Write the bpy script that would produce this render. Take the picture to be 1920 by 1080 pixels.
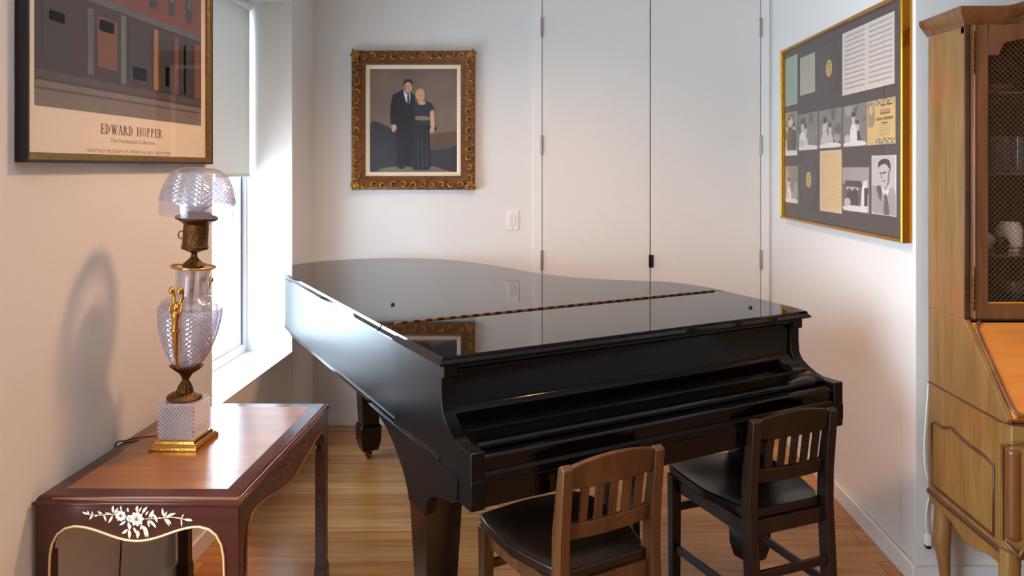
import bpy, bmesh, math, random
from mathutils import Vector, Matrix
sc = bpy.context.scene
COL = sc.collection
for o in list(bpy.data.objects): bpy.data.objects.remove(o)
PI = math.pi

# ------------------------------------------------------------------ camera
F, CXP, CYP, H = 1490.0, 1015.0, 316.0, 1.52       # focal length in px, principal point, eye height
cam = bpy.data.cameras.new('camera'); camo = bpy.data.objects.new('camera', cam); COL.objects.link(camo)
camo.location = (0, 0, H); camo.rotation_euler = (PI/2, 0, 0)
cam.sensor_fit = 'HORIZONTAL'; cam.sensor_width = 36.0; cam.lens = F/1920*36
cam.shift_x = -(CXP-960)/1920; cam.shift_y = -(540-CYP)/1920; cam.clip_start = .02
sc.camera = camo

# ------------------------------------------------------------------ view, world, lights
sc.view_settings.view_transform = 'Standard'; sc.view_settings.look = 'None'
sc.view_settings.gamma = 1; sc.view_settings.use_curve_mapping = False
sc.view_settings.exposure = -0.44
sc.cycles.use_denoising = True
sc.cycles.max_bounces = 10; sc.cycles.diffuse_bounces = 5; sc.cycles.glossy_bounces = 5
sc.cycles.transmission_bounces = 12; sc.cycles.transparent_max_bounces = 32
sc.cycles.sample_clamp_indirect = 12; sc.cycles.blur_glossy = .15
w = bpy.data.worlds.new('sky'); sc.world = w; w.use_nodes = True
bg = w.node_tree.nodes['Background']; bg.inputs[0].default_value = (.64, .82, 1.0, 1); bg.inputs[1].default_value = 21.0

def area(name, loc, rot, size, power, color, sy=None, portal=False):
    l = bpy.data.lights.new(name, 'AREA'); l.size = size; l.energy = power; l.color = color
    if sy: l.shape = 'RECTANGLE'; l.size_y = sy
    if portal: l.cycles.is_portal = True
    o = bpy.data.objects.new(name, l); COL.objects.link(o); o.location = loc; o.rotation_euler = rot
    return o
def spot(name, loc, power, color, ang=150, blend=.6, rad=.05, aim=None):
    l = bpy.data.lights.new(name, 'SPOT'); l.energy = power; l.color = color
    l.spot_size = math.radians(ang); l.spot_blend = blend; l.shadow_soft_size = rad
    o = bpy.data.objects.new(name, l); COL.objects.link(o); o.location = loc
    if aim:
        o.rotation_euler = (Vector(aim)-Vector(loc)).to_track_quat('-Z', 'Y').to_euler()
    return o
WARM = (1.0, .54, .27)
# daylight enters by the window openings only; these portals just guide the sampling of the sky there
area('window_portal', (-1.66, 3.777, 1.45), (0, -PI/2, 0), 1.9, 1, (1, 1, 1), 1.05, portal=True)
area('near_window_portal', (-1.66, .775, 1.45), (0, -PI/2, 0), 1.9, 1, (1, 1, 1), 2.26, portal=True)
spot('ceiling_downlight', (-.18, 2.9, 2.72), 245, WARM, 158, 1, .11)
spot('ceiling_downlight', (.05, 3.6, 2.72), 26, WARM, 140, 1, .05)
spot('ceiling_downlight', (.35, .75, 2.72), 52, WARM, 104, .8, .06)
spot('ceiling_downlight', (2.1, 1.4, 2.72), 55, WARM, 150, .8, .06)

# ------------------------------------------------------------------ materials
def s2l(c):
    return tuple(((v/255)/12.92 if v/255 <= .04045 else ((v/255+.055)/1.055)**2.4) for v in c) + (1,)
_m = {}
def mat(name, rgb, rough=.5, metal=0, coat=0, spec=None, bump=0, bscale=50, var=0, vscale=6, trans=0, ior=None, emit=0):
    if name in _m: return _m[name]
    m = bpy.data.materials.new(name); m.use_nodes = True; nt = m.node_tree; N = nt.nodes; L = nt.links
    b = N['Principled BSDF']; c = s2l(rgb)
    b.inputs['Base Color'].default_value = c; b.inputs['Roughness'].default_value = rough
    b.inputs['Metallic'].default_value = metal; b.inputs['Coat Weight'].default_value = coat
    b.inputs['Coat Roughness'].default_value = .04
    b.inputs['Transmission Weight'].default_value = trans
    if ior: b.inputs['IOR'].default_value = ior
    if spec is not None: b.inputs['Specular IOR Level'].default_value = spec
    tc = N.new('ShaderNodeTexCoord')
    if var:
        n = N.new('ShaderNodeTexNoise'); n.inputs['Scale'].default_value = vscale; n.inputs['Detail'].default_value = 4
        L.new(tc.outputs['Object'], n.inputs['Vector'])
        mx = N.new('ShaderNodeMixRGB'); mx.inputs[1].default_value = tuple(v*(1-var) for v in c[:3])+(1,)
        mx.inputs[2].default_value = tuple(min(1, v*(1+var)) for v in c[:3])+(1,)
        L.new(n.outputs['Fac'], mx.inputs[0]); L.new(mx.outputs[0], b.inputs['Base Color'])
    if bump:
        n = N.new('ShaderNodeTexNoise'); n.inputs['Scale'].default_value = bscale; n.inputs['Detail'].default_value = 3
        L.new(tc.outputs['Object'], n.inputs['Vector'])
        bp = N.new('ShaderNodeBump'); bp.inputs['Strength'].default_value = bump; bp.inputs['Distance'].default_value = .01
        L.new(n.outputs['Fac'], bp.inputs['Height']); L.new(bp.outputs[0], b.inputs['Normal'])
    _m[name] = m
    return m
def wood(name, c1, c2, rough=.35, coat=0, axis=2, scale=9, stretch=12, c3=None, bump=.03, spec=.5):
    if name in _m: return _m[name]
    m = bpy.data.materials.new(name); m.use_nodes = True; nt = m.node_tree; N = nt.nodes; L = nt.links
    b = N['Principled BSDF']; b.inputs['Roughness'].default_value = rough; b.inputs['Coat Weight'].default_value = coat
    b.inputs['Coat Roughness'].default_value = .06; b.inputs['Specular IOR Level'].default_value = spec
    tc = N.new('ShaderNodeTexCoord'); mp = N.new('ShaderNodeMapping')
    s = [scale*stretch/3]*3; s[axis] = scale/3.0; mp.inputs['Scale'].default_value = s
    L.new(tc.outputs['Object'], mp.inputs[0])
    n = N.new('ShaderNodeTexNoise'); n.inputs['Scale'].default_value = 1; n.inputs['Detail'].default_value = 6
    n.inputs['Distortion'].default_value = .6; L.new(mp.outputs[0], n.inputs['Vector'])
    r = N.new('ShaderNodeValToRGB'); r.color_ramp.elements[0].position = .3; r.color_ramp.elements[1].position = .7
    r.color_ramp.elements[0].color = s2l(c1); r.color_ramp.elements[1].color = s2l(c2)
    L.new(n.outputs['Fac'], r.inputs[0]); out = r.outputs[0]
    if c3:
        n2 = N.new('ShaderNodeTexNoise'); n2.inputs['Scale'].default_value = 3.2; n2.inputs['Detail'].default_value = 3
        L.new(tc.outputs['Object'], n2.inputs['Vector'])
        r2 = N.new('ShaderNodeValToRGB'); r2.color_ramp.elements[0].position = .5; r2.color_ramp.elements[1].position = .68
        L.new(n2.outputs['Fac'], r2.inputs[0])
        mx = N.new('ShaderNodeMixRGB'); mx.inputs[2].default_value = s2l(c3)
        ml = N.new('ShaderNodeMath'); ml.operation = 'MULTIPLY'; ml.inputs[1].default_value = .6
        L.new(r2.outputs[0], ml.inputs[0]); L.new(ml.outputs[0], mx.inputs[0]); L.new(out, mx.inputs[1]); out = mx.outputs[0]
    L.new(out, b.inputs['Base Color'])
    bp = N.new('ShaderNodeBump'); bp.inputs['Strength'].default_value = bump; bp.inputs['Distance'].default_value = .01
    L.new(n.outputs['Fac'], bp.inputs['Height']); L.new(bp.outputs[0], b.inputs['Normal'])
    _m[name] = m
    return m
def floor_mat():
    m = bpy.data.materials.new('oak_floor'); m.use_nodes = True; nt = m.node_tree; N = nt.nodes; L = nt.links
    b = N['Principled BSDF']; b.inputs['Roughness'].default_value = .26
    tc = N.new('ShaderNodeTexCoord')
    br = N.new('ShaderNodeTexBrick'); br.offset = .37; br.inputs['Scale'].default_value = 1
    br.inputs['Brick Width'].default_value = 1.3; br.inputs['Row Height'].default_value = .128
    br.inputs['Mortar Size'].default_value = .0012; br.inputs['Bias'].default_value = -.2
    br.inputs['Color1'].default_value = s2l((186, 122, 64)); br.inputs['Color2'].default_value = s2l((212, 156, 94))
    br.inputs['Mortar'].default_value = s2l((96, 62, 36)); L.new(tc.outputs['Object'], br.inputs['Vector'])
    mp = N.new('ShaderNodeMapping'); mp.inputs['Scale'].default_value = (2.2, 34, 1); L.new(tc.outputs['Object'], mp.inputs[0])
    n = N.new('ShaderNodeTexNoise'); n.inputs['Scale'].default_value = 1; n.inputs['Detail'].default_value = 6
    n.inputs['Distortion'].default_value = .8; L.new(mp.outputs[0], n.inputs['Vector'])
    r = N.new('ShaderNodeValToRGB'); r.color_ramp.elements[0].color = (.62, .60, .56, 1); r.color_ramp.elements[1].color = (1.15, 1.15, 1.15, 1)
    r.color_ramp.elements[0].position = .3; r.color_ramp.elements[1].position = .75
    L.new(n.outputs['Fac'], r.inputs[0])
    mx = N.new('ShaderNodeMixRGB'); mx.blend_type = 'MULTIPLY'; mx.inputs[0].default_value = 1
    L.new(br.outputs[0], mx.inputs[1]); L.new(r.outputs[0], mx.inputs[2]); L.new(mx.outputs[0], b.inputs['Base Color'])
    bp = N.new('ShaderNodeBump'); bp.inputs['Strength'].default_value = .15; bp.inputs['Distance'].default_value = .002
    L.new(br.outputs['Fac'], bp.inputs['Height']); bp.invert = True; L.new(bp.outputs[0], b.inputs['Normal'])
    return m
def thin_glass(name, tint=(1, 1, 1, 1), refl=1.0, ior=1.45):
    m = bpy.data.materials.new(name); m.use_nodes = True; nt = m.node_tree; N = nt.nodes; L = nt.links
    for n in list(N): N.remove(n)
    o = N.new('ShaderNodeOutputMaterial'); t = N.new('ShaderNodeBsdfTransparent'); t.inputs[0].default_value = tint
    g = N.new('ShaderNodeBsdfGlossy'); g.inputs['Roughness'].default_value = .02
    lw = N.new('ShaderNodeLayerWeight'); lw.inputs[0].default_value = .5      # Schlick term, the same from both faces
    pw_ = N.new('ShaderNodeMath'); pw_.operation = 'POWER'; pw_.inputs[1].default_value = 5; L.new(lw.outputs['Facing'], pw_.inputs[0])
    fr = N.new('ShaderNodeMath'); fr.operation = 'MULTIPLY_ADD'; fr.inputs[1].default_value = .96; fr.inputs[2].default_value = .04; L.new(pw_.outputs[0], fr.inputs[0])
    mx = N.new('ShaderNodeMixShader'); ml = N.new('ShaderNodeMath'); ml.operation = 'MULTIPLY'; ml.inputs[1].default_value = refl
    L.new(fr.outputs[0], ml.inputs[0]); L.new(ml.outputs[0], mx.inputs[0])
    L.new(t.outputs[0], mx.inputs[1]); L.new(g.outputs[0], mx.inputs[2]); L.new(mx.outputs[0], o.inputs[0])
    return m
def crystal(name, cut=True, scale=140):
    """thin-walled lead glass: clear, mirror-like at the rim, with a milky share where it is cut"""
    m = bpy.data.materials.new(name); m.use_nodes = True; nt = m.node_tree; N = nt.nodes; L = nt.links
    for n in list(N): N.remove(n)
    o = N.new('ShaderNodeOutputMaterial'); t = N.new('ShaderNodeBsdfTransparent'); t.inputs[0].default_value = (.95, .94, .97, 1)
    g = N.new('ShaderNodeBsdfGlossy'); g.inputs['Roughness'].default_value = .12
    d = N.new('ShaderNodeBsdfDiffuse'); d.inputs[0].default_value = (.93, .91, .97, 1)
    tl = N.new('ShaderNodeBsdfTranslucent'); tl.inputs[0].default_value = (.93, .91, .97, 1)
    dt = N.new('ShaderNodeMixShader'); dt.inputs[0].default_value = .55; L.new(d.outputs[0], dt.inputs[1]); L.new(tl.outputs[0], dt.inputs[2])
    m1 = N.new('ShaderNodeMixShader'); m1.inputs[0].default_value = .42 if cut else .12
    L.new(t.outputs[0], m1.inputs[1]); L.new(dt.outputs[0], m1.inputs[2])
    lw = N.new('ShaderNodeLayerWeight'); lw.inputs[0].default_value = .5
    pw_ = N.new('ShaderNodeMath'); pw_.operation = 'POWER'; pw_.inputs[1].default_value = 3; L.new(lw.outputs['Facing'], pw_.inputs[0])
    fr = N.new('ShaderNodeMath'); fr.operation = 'MULTIPLY_ADD'; fr.inputs[1].default_value = .8; fr.inputs[2].default_value = .24 if cut else .10; L.new(pw_.outputs[0], fr.inputs[0])
    m2 = N.new('ShaderNodeMixShader'); L.new(fr.outputs[0], m2.inputs[0]); L.new(m1.outputs[0], m2.inputs[1]); L.new(g.outputs[0], m2.inputs[2]); L.new(m2.outputs[0], o.inputs[0])
    return m
def translucent(name, rgb, f=.5):
    m = bpy.data.materials.new(name); m.use_nodes = True; nt = m.node_tree; N = nt.nodes; L = nt.links
    for n in list(N): N.remove(n)
    o = N.new('ShaderNodeOutputMaterial'); d = N.new('ShaderNodeBsdfDiffuse'); t = N.new('ShaderNodeBsdfTranslucent')
    d.inputs[0].default_value = s2l(rgb); t.inputs[0].default_value = s2l(rgb)
    mx = N.new('ShaderNodeMixShader'); mx.inputs[0].default_value = f
    L.new(d.outputs[0], mx.inputs[1]); L.new(t.outputs[0], mx.inputs[2]); L.new(mx.outputs[0], o.inputs[0])
    return m
M_wall = mat('wall_paint', (226, 222, 216), .6, bump=.04, bscale=180)
M_door = mat('door_paint', (226, 220, 212), .42)
M_trim = mat('trim_paint', (232, 228, 222), .38)
M_ceil = mat('ceiling_paint', (230, 228, 224), .8)
M_floor = floor_mat()
M_vinyl = mat('window_vinyl', (236, 240, 244), .35)
M_gap_shade = mat('gap_shade', (30, 44, 56), .5)  # dark colour standing in for the shade in the window gap
M_steel = mat('brushed_steel', (170, 165, 160), .35, 1)
M_black = mat('black_plastic', (14, 13, 14), .4)
M_piano = mat('black_lacquer', (4, 4, 4), .09, spec=.28)
M_lid = mat('polished_lid_lacquer', (9, 8, 8), .035, spec=.27)
M_rim = mat('aged_lacquer', (10, 9, 9), .33, ior=1.28, bump=.015, bscale=9)
M_pianos = mat('black_satin_lacquer', (12, 9, 8), .16, spec=.5)
M_brass = mat('old_brass', (150, 104, 48), .34, 1, bump=.2, bscale=120)
M_brassd = mat('dark_bronze', (104, 72, 40), .38, 1, bump=.5, bscale=150, var=.35, vscale=60)
M_gold = mat('gilt_metal', (214, 160, 74), .26, 1, bump=.15, bscale=90)
M_white = mat('white_plastic', (238, 232, 222), .35)
M_crys = crystal('clear_crystal', False); M_cut = crystal('cut_crystal')
M_frost = mat('frosted_glass', (235, 232, 236), .45, trans=.6, ior=1.45)

# ------------------------------------------------------------------ mesh helpers
class MB:
    def __init__(s): s.v = []; s.f = []; s.mi = []
    def add(s, vs, fs, mi=0, T=None):
        b = len(s.v)
        s.v += [tuple(T @ Vector(v)) if T else tuple(v) for v in vs]
        s.f += [tuple(b+i for i in f) for f in fs]; s.mi += [mi]*len(fs)
    def box(s, x0, x1, y0, y1, z0, z1, mi=0, T=None):
        vs = [(x, y, z) for x in (x0, x1) for y in (y0, y1) for z in (z0, z1)]
        s.add(vs, [(0, 1, 3, 2), (4, 6, 7, 5), (0, 4, 5, 1), (2, 3, 7, 6), (0, 2, 6, 4), (1, 5, 7, 3)], mi, T)
    def prism(s, poly, axis, a, b, mi=0, T=None):
        def P(p, t): return {'x': (t, p[0], p[1]), 'y': (p[0], t, p[1]), 'z': (p[0], p[1], t)}[axis]
        n = len(poly); vs = [P(p, a) for p in poly] + [P(p, b) for p in poly]
        fs = [tuple(range(n))[::-1], tuple(range(n, 2*n))] + [(i, (i+1) % n, n+(i+1) % n, n+i) for i in range(n)]
        s.add(vs, fs, mi, T)
    def rings(s, rings, mi=0, close=True, cap0=True, cap1=True, T=None):
        n = len(rings[0]); vs = [p for r in rings for p in r]; fs = []
        for k in range(len(rings)-1):
            for i in range(n if close else n-1):
                j = (i+1) % n; fs.append((k*n+i, k*n+j, (k+1)*n+j, (k+1)*n+i))
        if cap0: fs.append(tuple(range(n))[::-1])
        if cap1: fs.append(tuple(range((len(rings)-1)*n, len(rings)*n)))
        s.add(vs, fs, mi, T)
    def lathe(s, prof, n=32, c=(0, 0), mi=0, cap=True, T=None, wob=None):
        rs = []
        for (r, z) in prof:
            rs.append([(c[0]+r*(wob(a, z) if wob else 1)*math.cos(a), c[1]+r*(wob(a, z) if wob else 1)*math.sin(a), z)
                       for a in [2*PI*i/n for i in range(n)]])
        s.rings(rs, mi, True, cap, cap, T)
    def tube(s, pts, r, n=10, mi=0, closed=False, T=None):
        pts = [Vector(p) for p in pts]; k = len(pts); rs = []
        R = r if isinstance(r, (list, tuple)) else [r]*k
        up = Vector((0, 0, 1)); prev = None
        for i, p in enumerate(pts):
            a = pts[i-1] if (i > 0 or closed) else p; b = pts[(i+1) % k] if (i < k-1 or closed) else p
            t = (b-a).normalized()
            if prev is None:
                u = t.cross(up if abs(t.z) < .95 else Vector((1, 0, 0))).normalized()
            else: u = (prev - t*prev.dot(t)).normalized()
            prev = u; v = t.cross(u)
            rs.append([tuple(p+(u*math.cos(q)+v*math.sin(q))*R[i]) for q in [2*PI*j/n for j in range(n)]])
        if closed: rs.append(rs[0])
        s.rings(rs, mi, True, not closed, not closed, T)
    def ball(s, c, r, n=12, mi=0, T=None):
        if not isinstance(r, (tuple, list)): r = (r, r, r)
        pr = []
        for i in range(1, n//2*2):
            th = PI*i/(n//2*2); pr.append([(c[0]+r[0]*math.sin(th)*math.cos(a), c[1]+r[1]*math.sin(th)*math.sin(a), c[2]-r[2]*math.cos(th)) for a in [2*PI*j/n for j in range(n)]])
        s.rings(pr, mi, True, True, True, T)
    def sweep_frame(s, prof, w, h, mi=0, T=None):
        """picture-frame moulding in the local x-z plane (opening w x h), prof = (outward, forward) pairs, mitred corners; forward = -y"""
        cs = [(-1, -1), (1, -1), (1, 1), (-1, 1)]; rs = []
        for (sx, sz) in cs + [cs[0]]:
            rs.append([(sx*(w/2+o), -d, sz*(h/2+o)) for (o, d) in prof])
        s.rings(rs, mi, True, False, False, T)
    def build(s, name, mats, parent=None, bevel=0, smooth=None, seg=2, loc=None, rot=None):
        me = bpy.data.meshes.new(name); me.from_pydata(s.v, [], s.f)
        for m in (mats if isinstance(mats, (list, tuple)) else [mats]): me.materials.append(m)
        me.polygons.foreach_set('material_index', s.mi)
        bm = bmesh.new(); bm.from_mesh(me)
        bmesh.ops.remove_doubles(bm, verts=bm.verts, dist=1e-6)
        bmesh.ops.recalc_face_normals(bm, faces=bm.faces); bm.to_mesh(me); bm.free()
        o = bpy.data.objects.new(name, me); COL.objects.link(o)
        if parent: o.parent = parent
        if loc: o.location = loc
        if rot: o.rotation_euler = rot
        if smooth is not None:
            me.shade_smooth(); me.set_sharp_from_angle(angle=math.radians(smooth))
        if bevel:
            md = o.modifiers.new('bevel', 'BEVEL'); md.width = bevel; md.segments = seg; md.limit_method = 'ANGLE'
            md.angle_limit = math.radians(40); md.harden_normals = False
            if smooth is None:
                me.shade_smooth(); me.set_sharp_from_angle(angle=math.radians(30))
        return o
def empty(name, loc=(0, 0, 0), rz=0):
    o = bpy.data.objects.new(name, None); COL.objects.link(o); o.location = loc; o.rotation_euler = (0, 0, rz)
    o.empty_display_size = .1
    return o
def tag(o, label, cat, group=None):
    o['label'] = label; o['category'] = cat
    if group: o['group'] = group
    return o
def struct(o): o['kind'] = 'structure'; return o
def part(o, label): o['label'] = label; return o
def wall_point(x, y, X):            # position (Y, Z) on a side wall at X, from its place in the photograph
    d = F*X/(x-CXP); return d, H-(y-CYP)*d/F
def back_point(x, y, Y):
    return (x-CXP)/F*Y, H-(y-CYP)*Y/F
def smoothpts(pts, n=6, closed=False):
    P = [Vector(p) for p in pts]; out = []; k = len(P)
    for i in range(k if closed else k-1):
        p0 = P[i-1] if (i > 0 or closed) else P[i]; p1 = P[i]; p2 = P[(i+1) % k]; p3 = P[(i+2) % k] if (i < k-2 or closed) else p2
        for j in range(n):
            t = j/n
            out.append(tuple(.5*((2*p1)+(-p0+p2)*t+(2*p0-5*p1+4*p2-p3)*t*t+(-p0+3*p1-3*p2+p3)*t**3)))
    if not closed: out.append(tuple(P[-1]))
    return out

# ================================================================== SETTING
XL, XR, YB, YR, ZC = -1.3495, 1.365, 4.709, 2.905, 2.75
W0, W1, WZ0, WZ1 = 3.254, 4.30, .527, 2.42          # window opening in the left wall
YF, XE = -6.5, 5.0
b = MB(); b.box(XL-.35, XE+.2, YF-.2, YB+.2, -.1, 0); struct(b.build('floor', M_floor))
b = MB(); b.box(XL-.35, XE+.2, YF-.2, YB+.2, ZC, ZC+.1); struct(b.build('ceiling', M_ceil))
b = MB()
V0, V1 = -.35, 1.90                                      # second window, beside the camera
b.box(XL-.31, XL, YF-.1, V0, 0, ZC); b.box(XL-.31, XL, V1, W0, 0, ZC); b.box(XL-.31, XL, W1, YB+.1, 0, ZC)
for (a_, c_) in ((V0, V1), (W0, W1)): b.box(XL-.31, XL, a_, c_, 0, WZ0); b.box(XL-.31, XL, a_, c_, WZ1, ZC)
struct(b.build('wall_left', M_wall, bevel=.004))
DX0, DX1, DZ = back_point(1016, 0, YB)[0], back_point(1426, 0, YB)[0], 2.63
b = MB(); b.box(XL, DX0-.05, YB, YB+.1, 0, ZC); b.box(DX1+.05, XR+.02, YB, YB+.1, 0, ZC); b.box(DX0-.05, DX1+.05, YB, YB+.1, DZ+.05, ZC)
b.box(DX0-.05, DX1+.05, YB+.06, YB+.1, 0, DZ+.05)
struct(b.build('wall_back', M_wall))
b = MB(); b.box(XR, XR+.12, YR+.12, YB, 0, ZC); b.box(XR, XE, YR, YR+.12, 0, ZC)
struct(b.build('wall_right', M_wall, bevel=.006))
b = MB(); b.box(XE, XE+.1, YF, YR+.1, 0, ZC); struct(b.build('wall_far_right', M_wall))
b = MB(); b.box(XL, XE, YF-.1, YF, 0, ZC); struct(b.build('wall_front', M_wall))
def base(name, segs):
    q = MB()
    for (x0, x1, y0, y1) in segs: q.box(x0, x1, y0, y1, 0, .073)
    struct(q.build(name, M_trim, bevel=.003))
base('baseboard_back', [(XL+.014, DX0-.05, YB-.013, YB), (DX1+.05, XR, YB-.013, YB)])
base('baseboard_left', [(XL, XL+.013, YF, YB)])
base('baseboard_right', [(XR-.013, XR, YR-.013, YB-.013), (XR, XE, YR-.013, YR)])
# closet double door in the back wall, flush leaves with flat casing
b = MB(); b.box(DX0-.05, DX0, YB-.012, YB+.05, 0, DZ+.05); b.box(DX1, DX1+.05, YB-.012, YB+.05, 0, DZ+.05); b.box(DX0, DX1, YB-.012, YB+.05, DZ, DZ+.05)
struct(b.build('trim_1', M_trim, bevel=.002))
dm = back_point(1219, 0, YB)[0]
for i, (a, c) in enumerate(((DX0, dm), (dm, DX1))):
    q = MB(); q.box(a+.003, c-.003, YB-.010, YB+.03, .012, DZ-.003)
    d = struct(q.build('door_%d' % (i+1), M_door, bevel=.002))
    hx = a if i == 0 else c
    for y in (52, 272, 487):
        z = back_point(0, y, YB)[1]
        q = MB(); q.box(hx-.008, hx+.008, YB-.016, YB-.010, z-.057, z+.057)
        for k in range(5): q.lathe([(.0055, z-.055+k*.022+.001), (.0055, z-.055+k*.022+.021)], 10, (hx, YB-.017))
        o = q.build('hinge', M_steel if i == 0 else M_steel, d, smooth=40)
    q = MB(); z = back_point(0, 489, YB)[1]
    if i == 1: q.box(dm+.002, dm+.017, YB-.022, YB-.010, z-.037, z+.037)
    else: q.box(dm-.010, dm-.002, YB-.020, YB-.010, z-.037, z+.037)
    q.build('latch', M_black, d, bevel=.001)
# ---- window in the left wall
GX = XL-.245
M_pane = thin_glass('window_glass'); M_sill = mat('sill_paint', (242, 242, 242), .3)
for (k, a_, c_) in ((1, W0, W1), (2, V0, V1)):
    b = MB()
    b.box(GX-.05, GX, a_, a_+.035, WZ0, WZ1); b.box(GX-.05, GX, c_-.035, c_, WZ0, WZ1)
    b.box(GX-.05, GX, a_+.035, c_-.035, WZ0, WZ0+.05); b.box(GX-.05, GX, a_+.035, c_-.035, WZ1-.05, WZ1)
    win = struct(b.build('window_%d' % k, M_vinyl, bevel=.004))
    b = MB()
    b.box(GX-.035, GX-.012, a_+.035, a_+.075, WZ0+.05, WZ1-.05); b.box(GX-.035, GX-.012, c_-.062, c_-.035, WZ0+.05, WZ1-.05)
    b.box(GX-.035, GX-.012, a_+.075, c_-.062, WZ0+.05, WZ0+.085); b.box(GX-.035, GX-.012, a_+.075, c_-.062, WZ1-.09, WZ1-.05)
    b.build('sash', M_vinyl, win, bevel=.003)
    b = MB(); b.box(GX-.012, GX-.008, c_-.048, c_-.040, WZ0+.05, WZ1-.05); b.build('shadow_gap', M_gap_shade, win)  # dark strip painted in for the shadow gap beside the frame
    b = MB(); b.box(GX-.026, GX-.022, a_+.07, c_-.06, WZ0+.08, WZ1-.085); b.build('pane', M_pane, win)
    b = MB(); b.box(XL-.25, XL+.003, a_, c_, WZ0, WZ0+.004); b.build('window_sill', M_sill, win)

# ---- roller shade in the window
rs = tag(empty('roller_shade', (GX+.025, (W0+W1)/2, WZ1-.03)), 'pale beige roller shade pulled halfway down inside the window recess', 'window shade')
zb = 1.476-(WZ1-.03)
b = MB(); b.box(-.001, .001, -.505, .493, zb+.012, 0); b.build('shade_fabric', translucent('shade_cloth', (226, 225, 220), .13), rs)
b = MB(); b.box(-.006, .006, -.505, .493, zb, zb+.016); b.build('hem_bar', translucent('shade_hem', (205, 200, 180), .2), rs, bevel=.003)
b = MB(); b.lathe([(.022, -.50), (.022, .49)], 20, (0, 0), T=Matrix.Rotation(-PI/2, 4, 'X')); b.build('roller_tube', M_vinyl, rs, smooth=40)

# ================================================================== GRAND PIANO
PA = math.radians(29.8)
piano = tag(empty('grand_piano', (-.2695, 2.1707, 0), PA), 'black lacquered grand piano with its lid closed, filling the alcove', 'piano')
top = [(0, 0), (1.415, 0), (1.43, .05), (1.458, .238), (1.478, .439), (1.488, .51), (1.49, .52), (1.493, .60), (1.488, .69), (1.470, .778), (1.43, .853), (1.357, .928),
       (1.273, 1.01), (1.191, 1.109), (1.125, 1.243), (1.080, 1.417), (1.049, 1.652), (1.009, 1.889), (.944, 2.099), (.843, 2.248),
       (.72, 2.35), (.583, 2.413), (.405, 2.436), (.255, 2.412), (.135, 2.34), (.05, 2.235), (.012, 2.10), (.006, 1.9), (0, .52), (0, .51)]
def refine(poly):
    """Catmull-Rom between the right shoulder and the tail corner, the straight parts kept"""
    curv = smoothpts([(x, y, 0) for x, y in poly[7:27]], 4)
    return poly[:7] + [(p[0], p[1]) for p in curv] + poly[27:]
top = refine(top)
def offs(poly, d):
    n = len(poly); out = []
    for i in range(n):
        a, p, c = Vector(poly[i-1]), Vector(poly[i]), Vector(poly[(i+1) % n])
        e1 = (p-a).normalized(); e2 = (c-p).normalized()
        n1 = Vector((e1.y, -e1.x)); n2 = Vector((e2.y, -e2.x)); m = (n1+n2)
        m = m/max(.3, m.length_squared)*2
        out.append((p.x+m.x*d, p.y+m.y*d))
    return out
edge = offs(top, .014); low = offs(top, .008); mid = offs(top, .004)
i51 = 5; n = len(top); front_idx = [0, 1, 2, 3, 4, 5, n-1]; rear_idx = list(range(6, n-1))
def lid_mesh(idx):
    q = MB(); Z = lambda ring, z: [(ring[i][0], ring[i][1], z) for i in idx]
    q.rings([Z(low, .980), Z(edge, .984), Z(edge, .988), Z(mid, .996), Z(mid, .9995), Z(top, 1.005)]); return q
lid_mesh(rear_idx).build('lid', M_lid, piano, smooth=25)
lid_mesh(front_idx).build('front_lid', M_lid, piano, smooth=25)
b = MB()                                              # continuous brass hinge with knuckles
for k in range(64):
    u = .045+k*.0218
    b.tube([(u, .515, 1.005), (u+.0205, .515, 1.005)], 0.0055, 8, k % 2)
b.build('lid_hinge', [mat('hinge_brass', (116, 82, 44), .4, 1), mat('dark_brass', (30, 20, 14), .5, .7)], piano, smooth=40)
for (u, v) in ((.16, .868), (1.288, .15)):
    b = MB(); b.lathe([(.0065, 1.004), (.0075, 1.008), (.006, 1.012), (.002, 1.013)], 14, (u, v)); b.build('bumper', M_black, piano, smooth=40)
# rim
rim = offs(top, -.012)
rimp = [(.004, .03)] + [p for p in rim if p[1] > .03]
rimp = [(.004, .03), (1.388, .03)] + [(min(p[0], 1.388+max(0, p[1]-.05)*.22), p[1]) for p in rim[2:-2]] 
b = MB(); b.prism(rimp, 'z', .722, .981); b.build('rim', M_rim, piano, smooth=25)
b = MB(); b.prism(offs(rimp, .004), 'z', .712, .724); b.build('rim_moulding', M_piano, piano, smooth=25)
b = MB(); b.prism(offs(rimp, -.07), 'z', .66, .713); b.build('soundboard_beams', M_pianos, piano)
# cheek arms: (v, z) profile
arm = [(.40, .981), (-.004, .981), (-.004, .948), (.012, .943), (.0125, .90), (.008, .857), (-.006, .836), (-.037, .816), (-.07, .802), (-.101, .7945), (-.178, .7945), (-.180, .792),
       (-.180, .722), (-.183, .720), (-.183, .668), (-.180, .665), (-.180, .646), (.10, .646), (.40, .712)]
for (u0, u1) in ((.002, .042), (1.350, 1.390)):
    b = MB(); b.prism(arm, 'x', u0, u1); b.build('arm', M_rim, piano, bevel=.0025, smooth=30)
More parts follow.
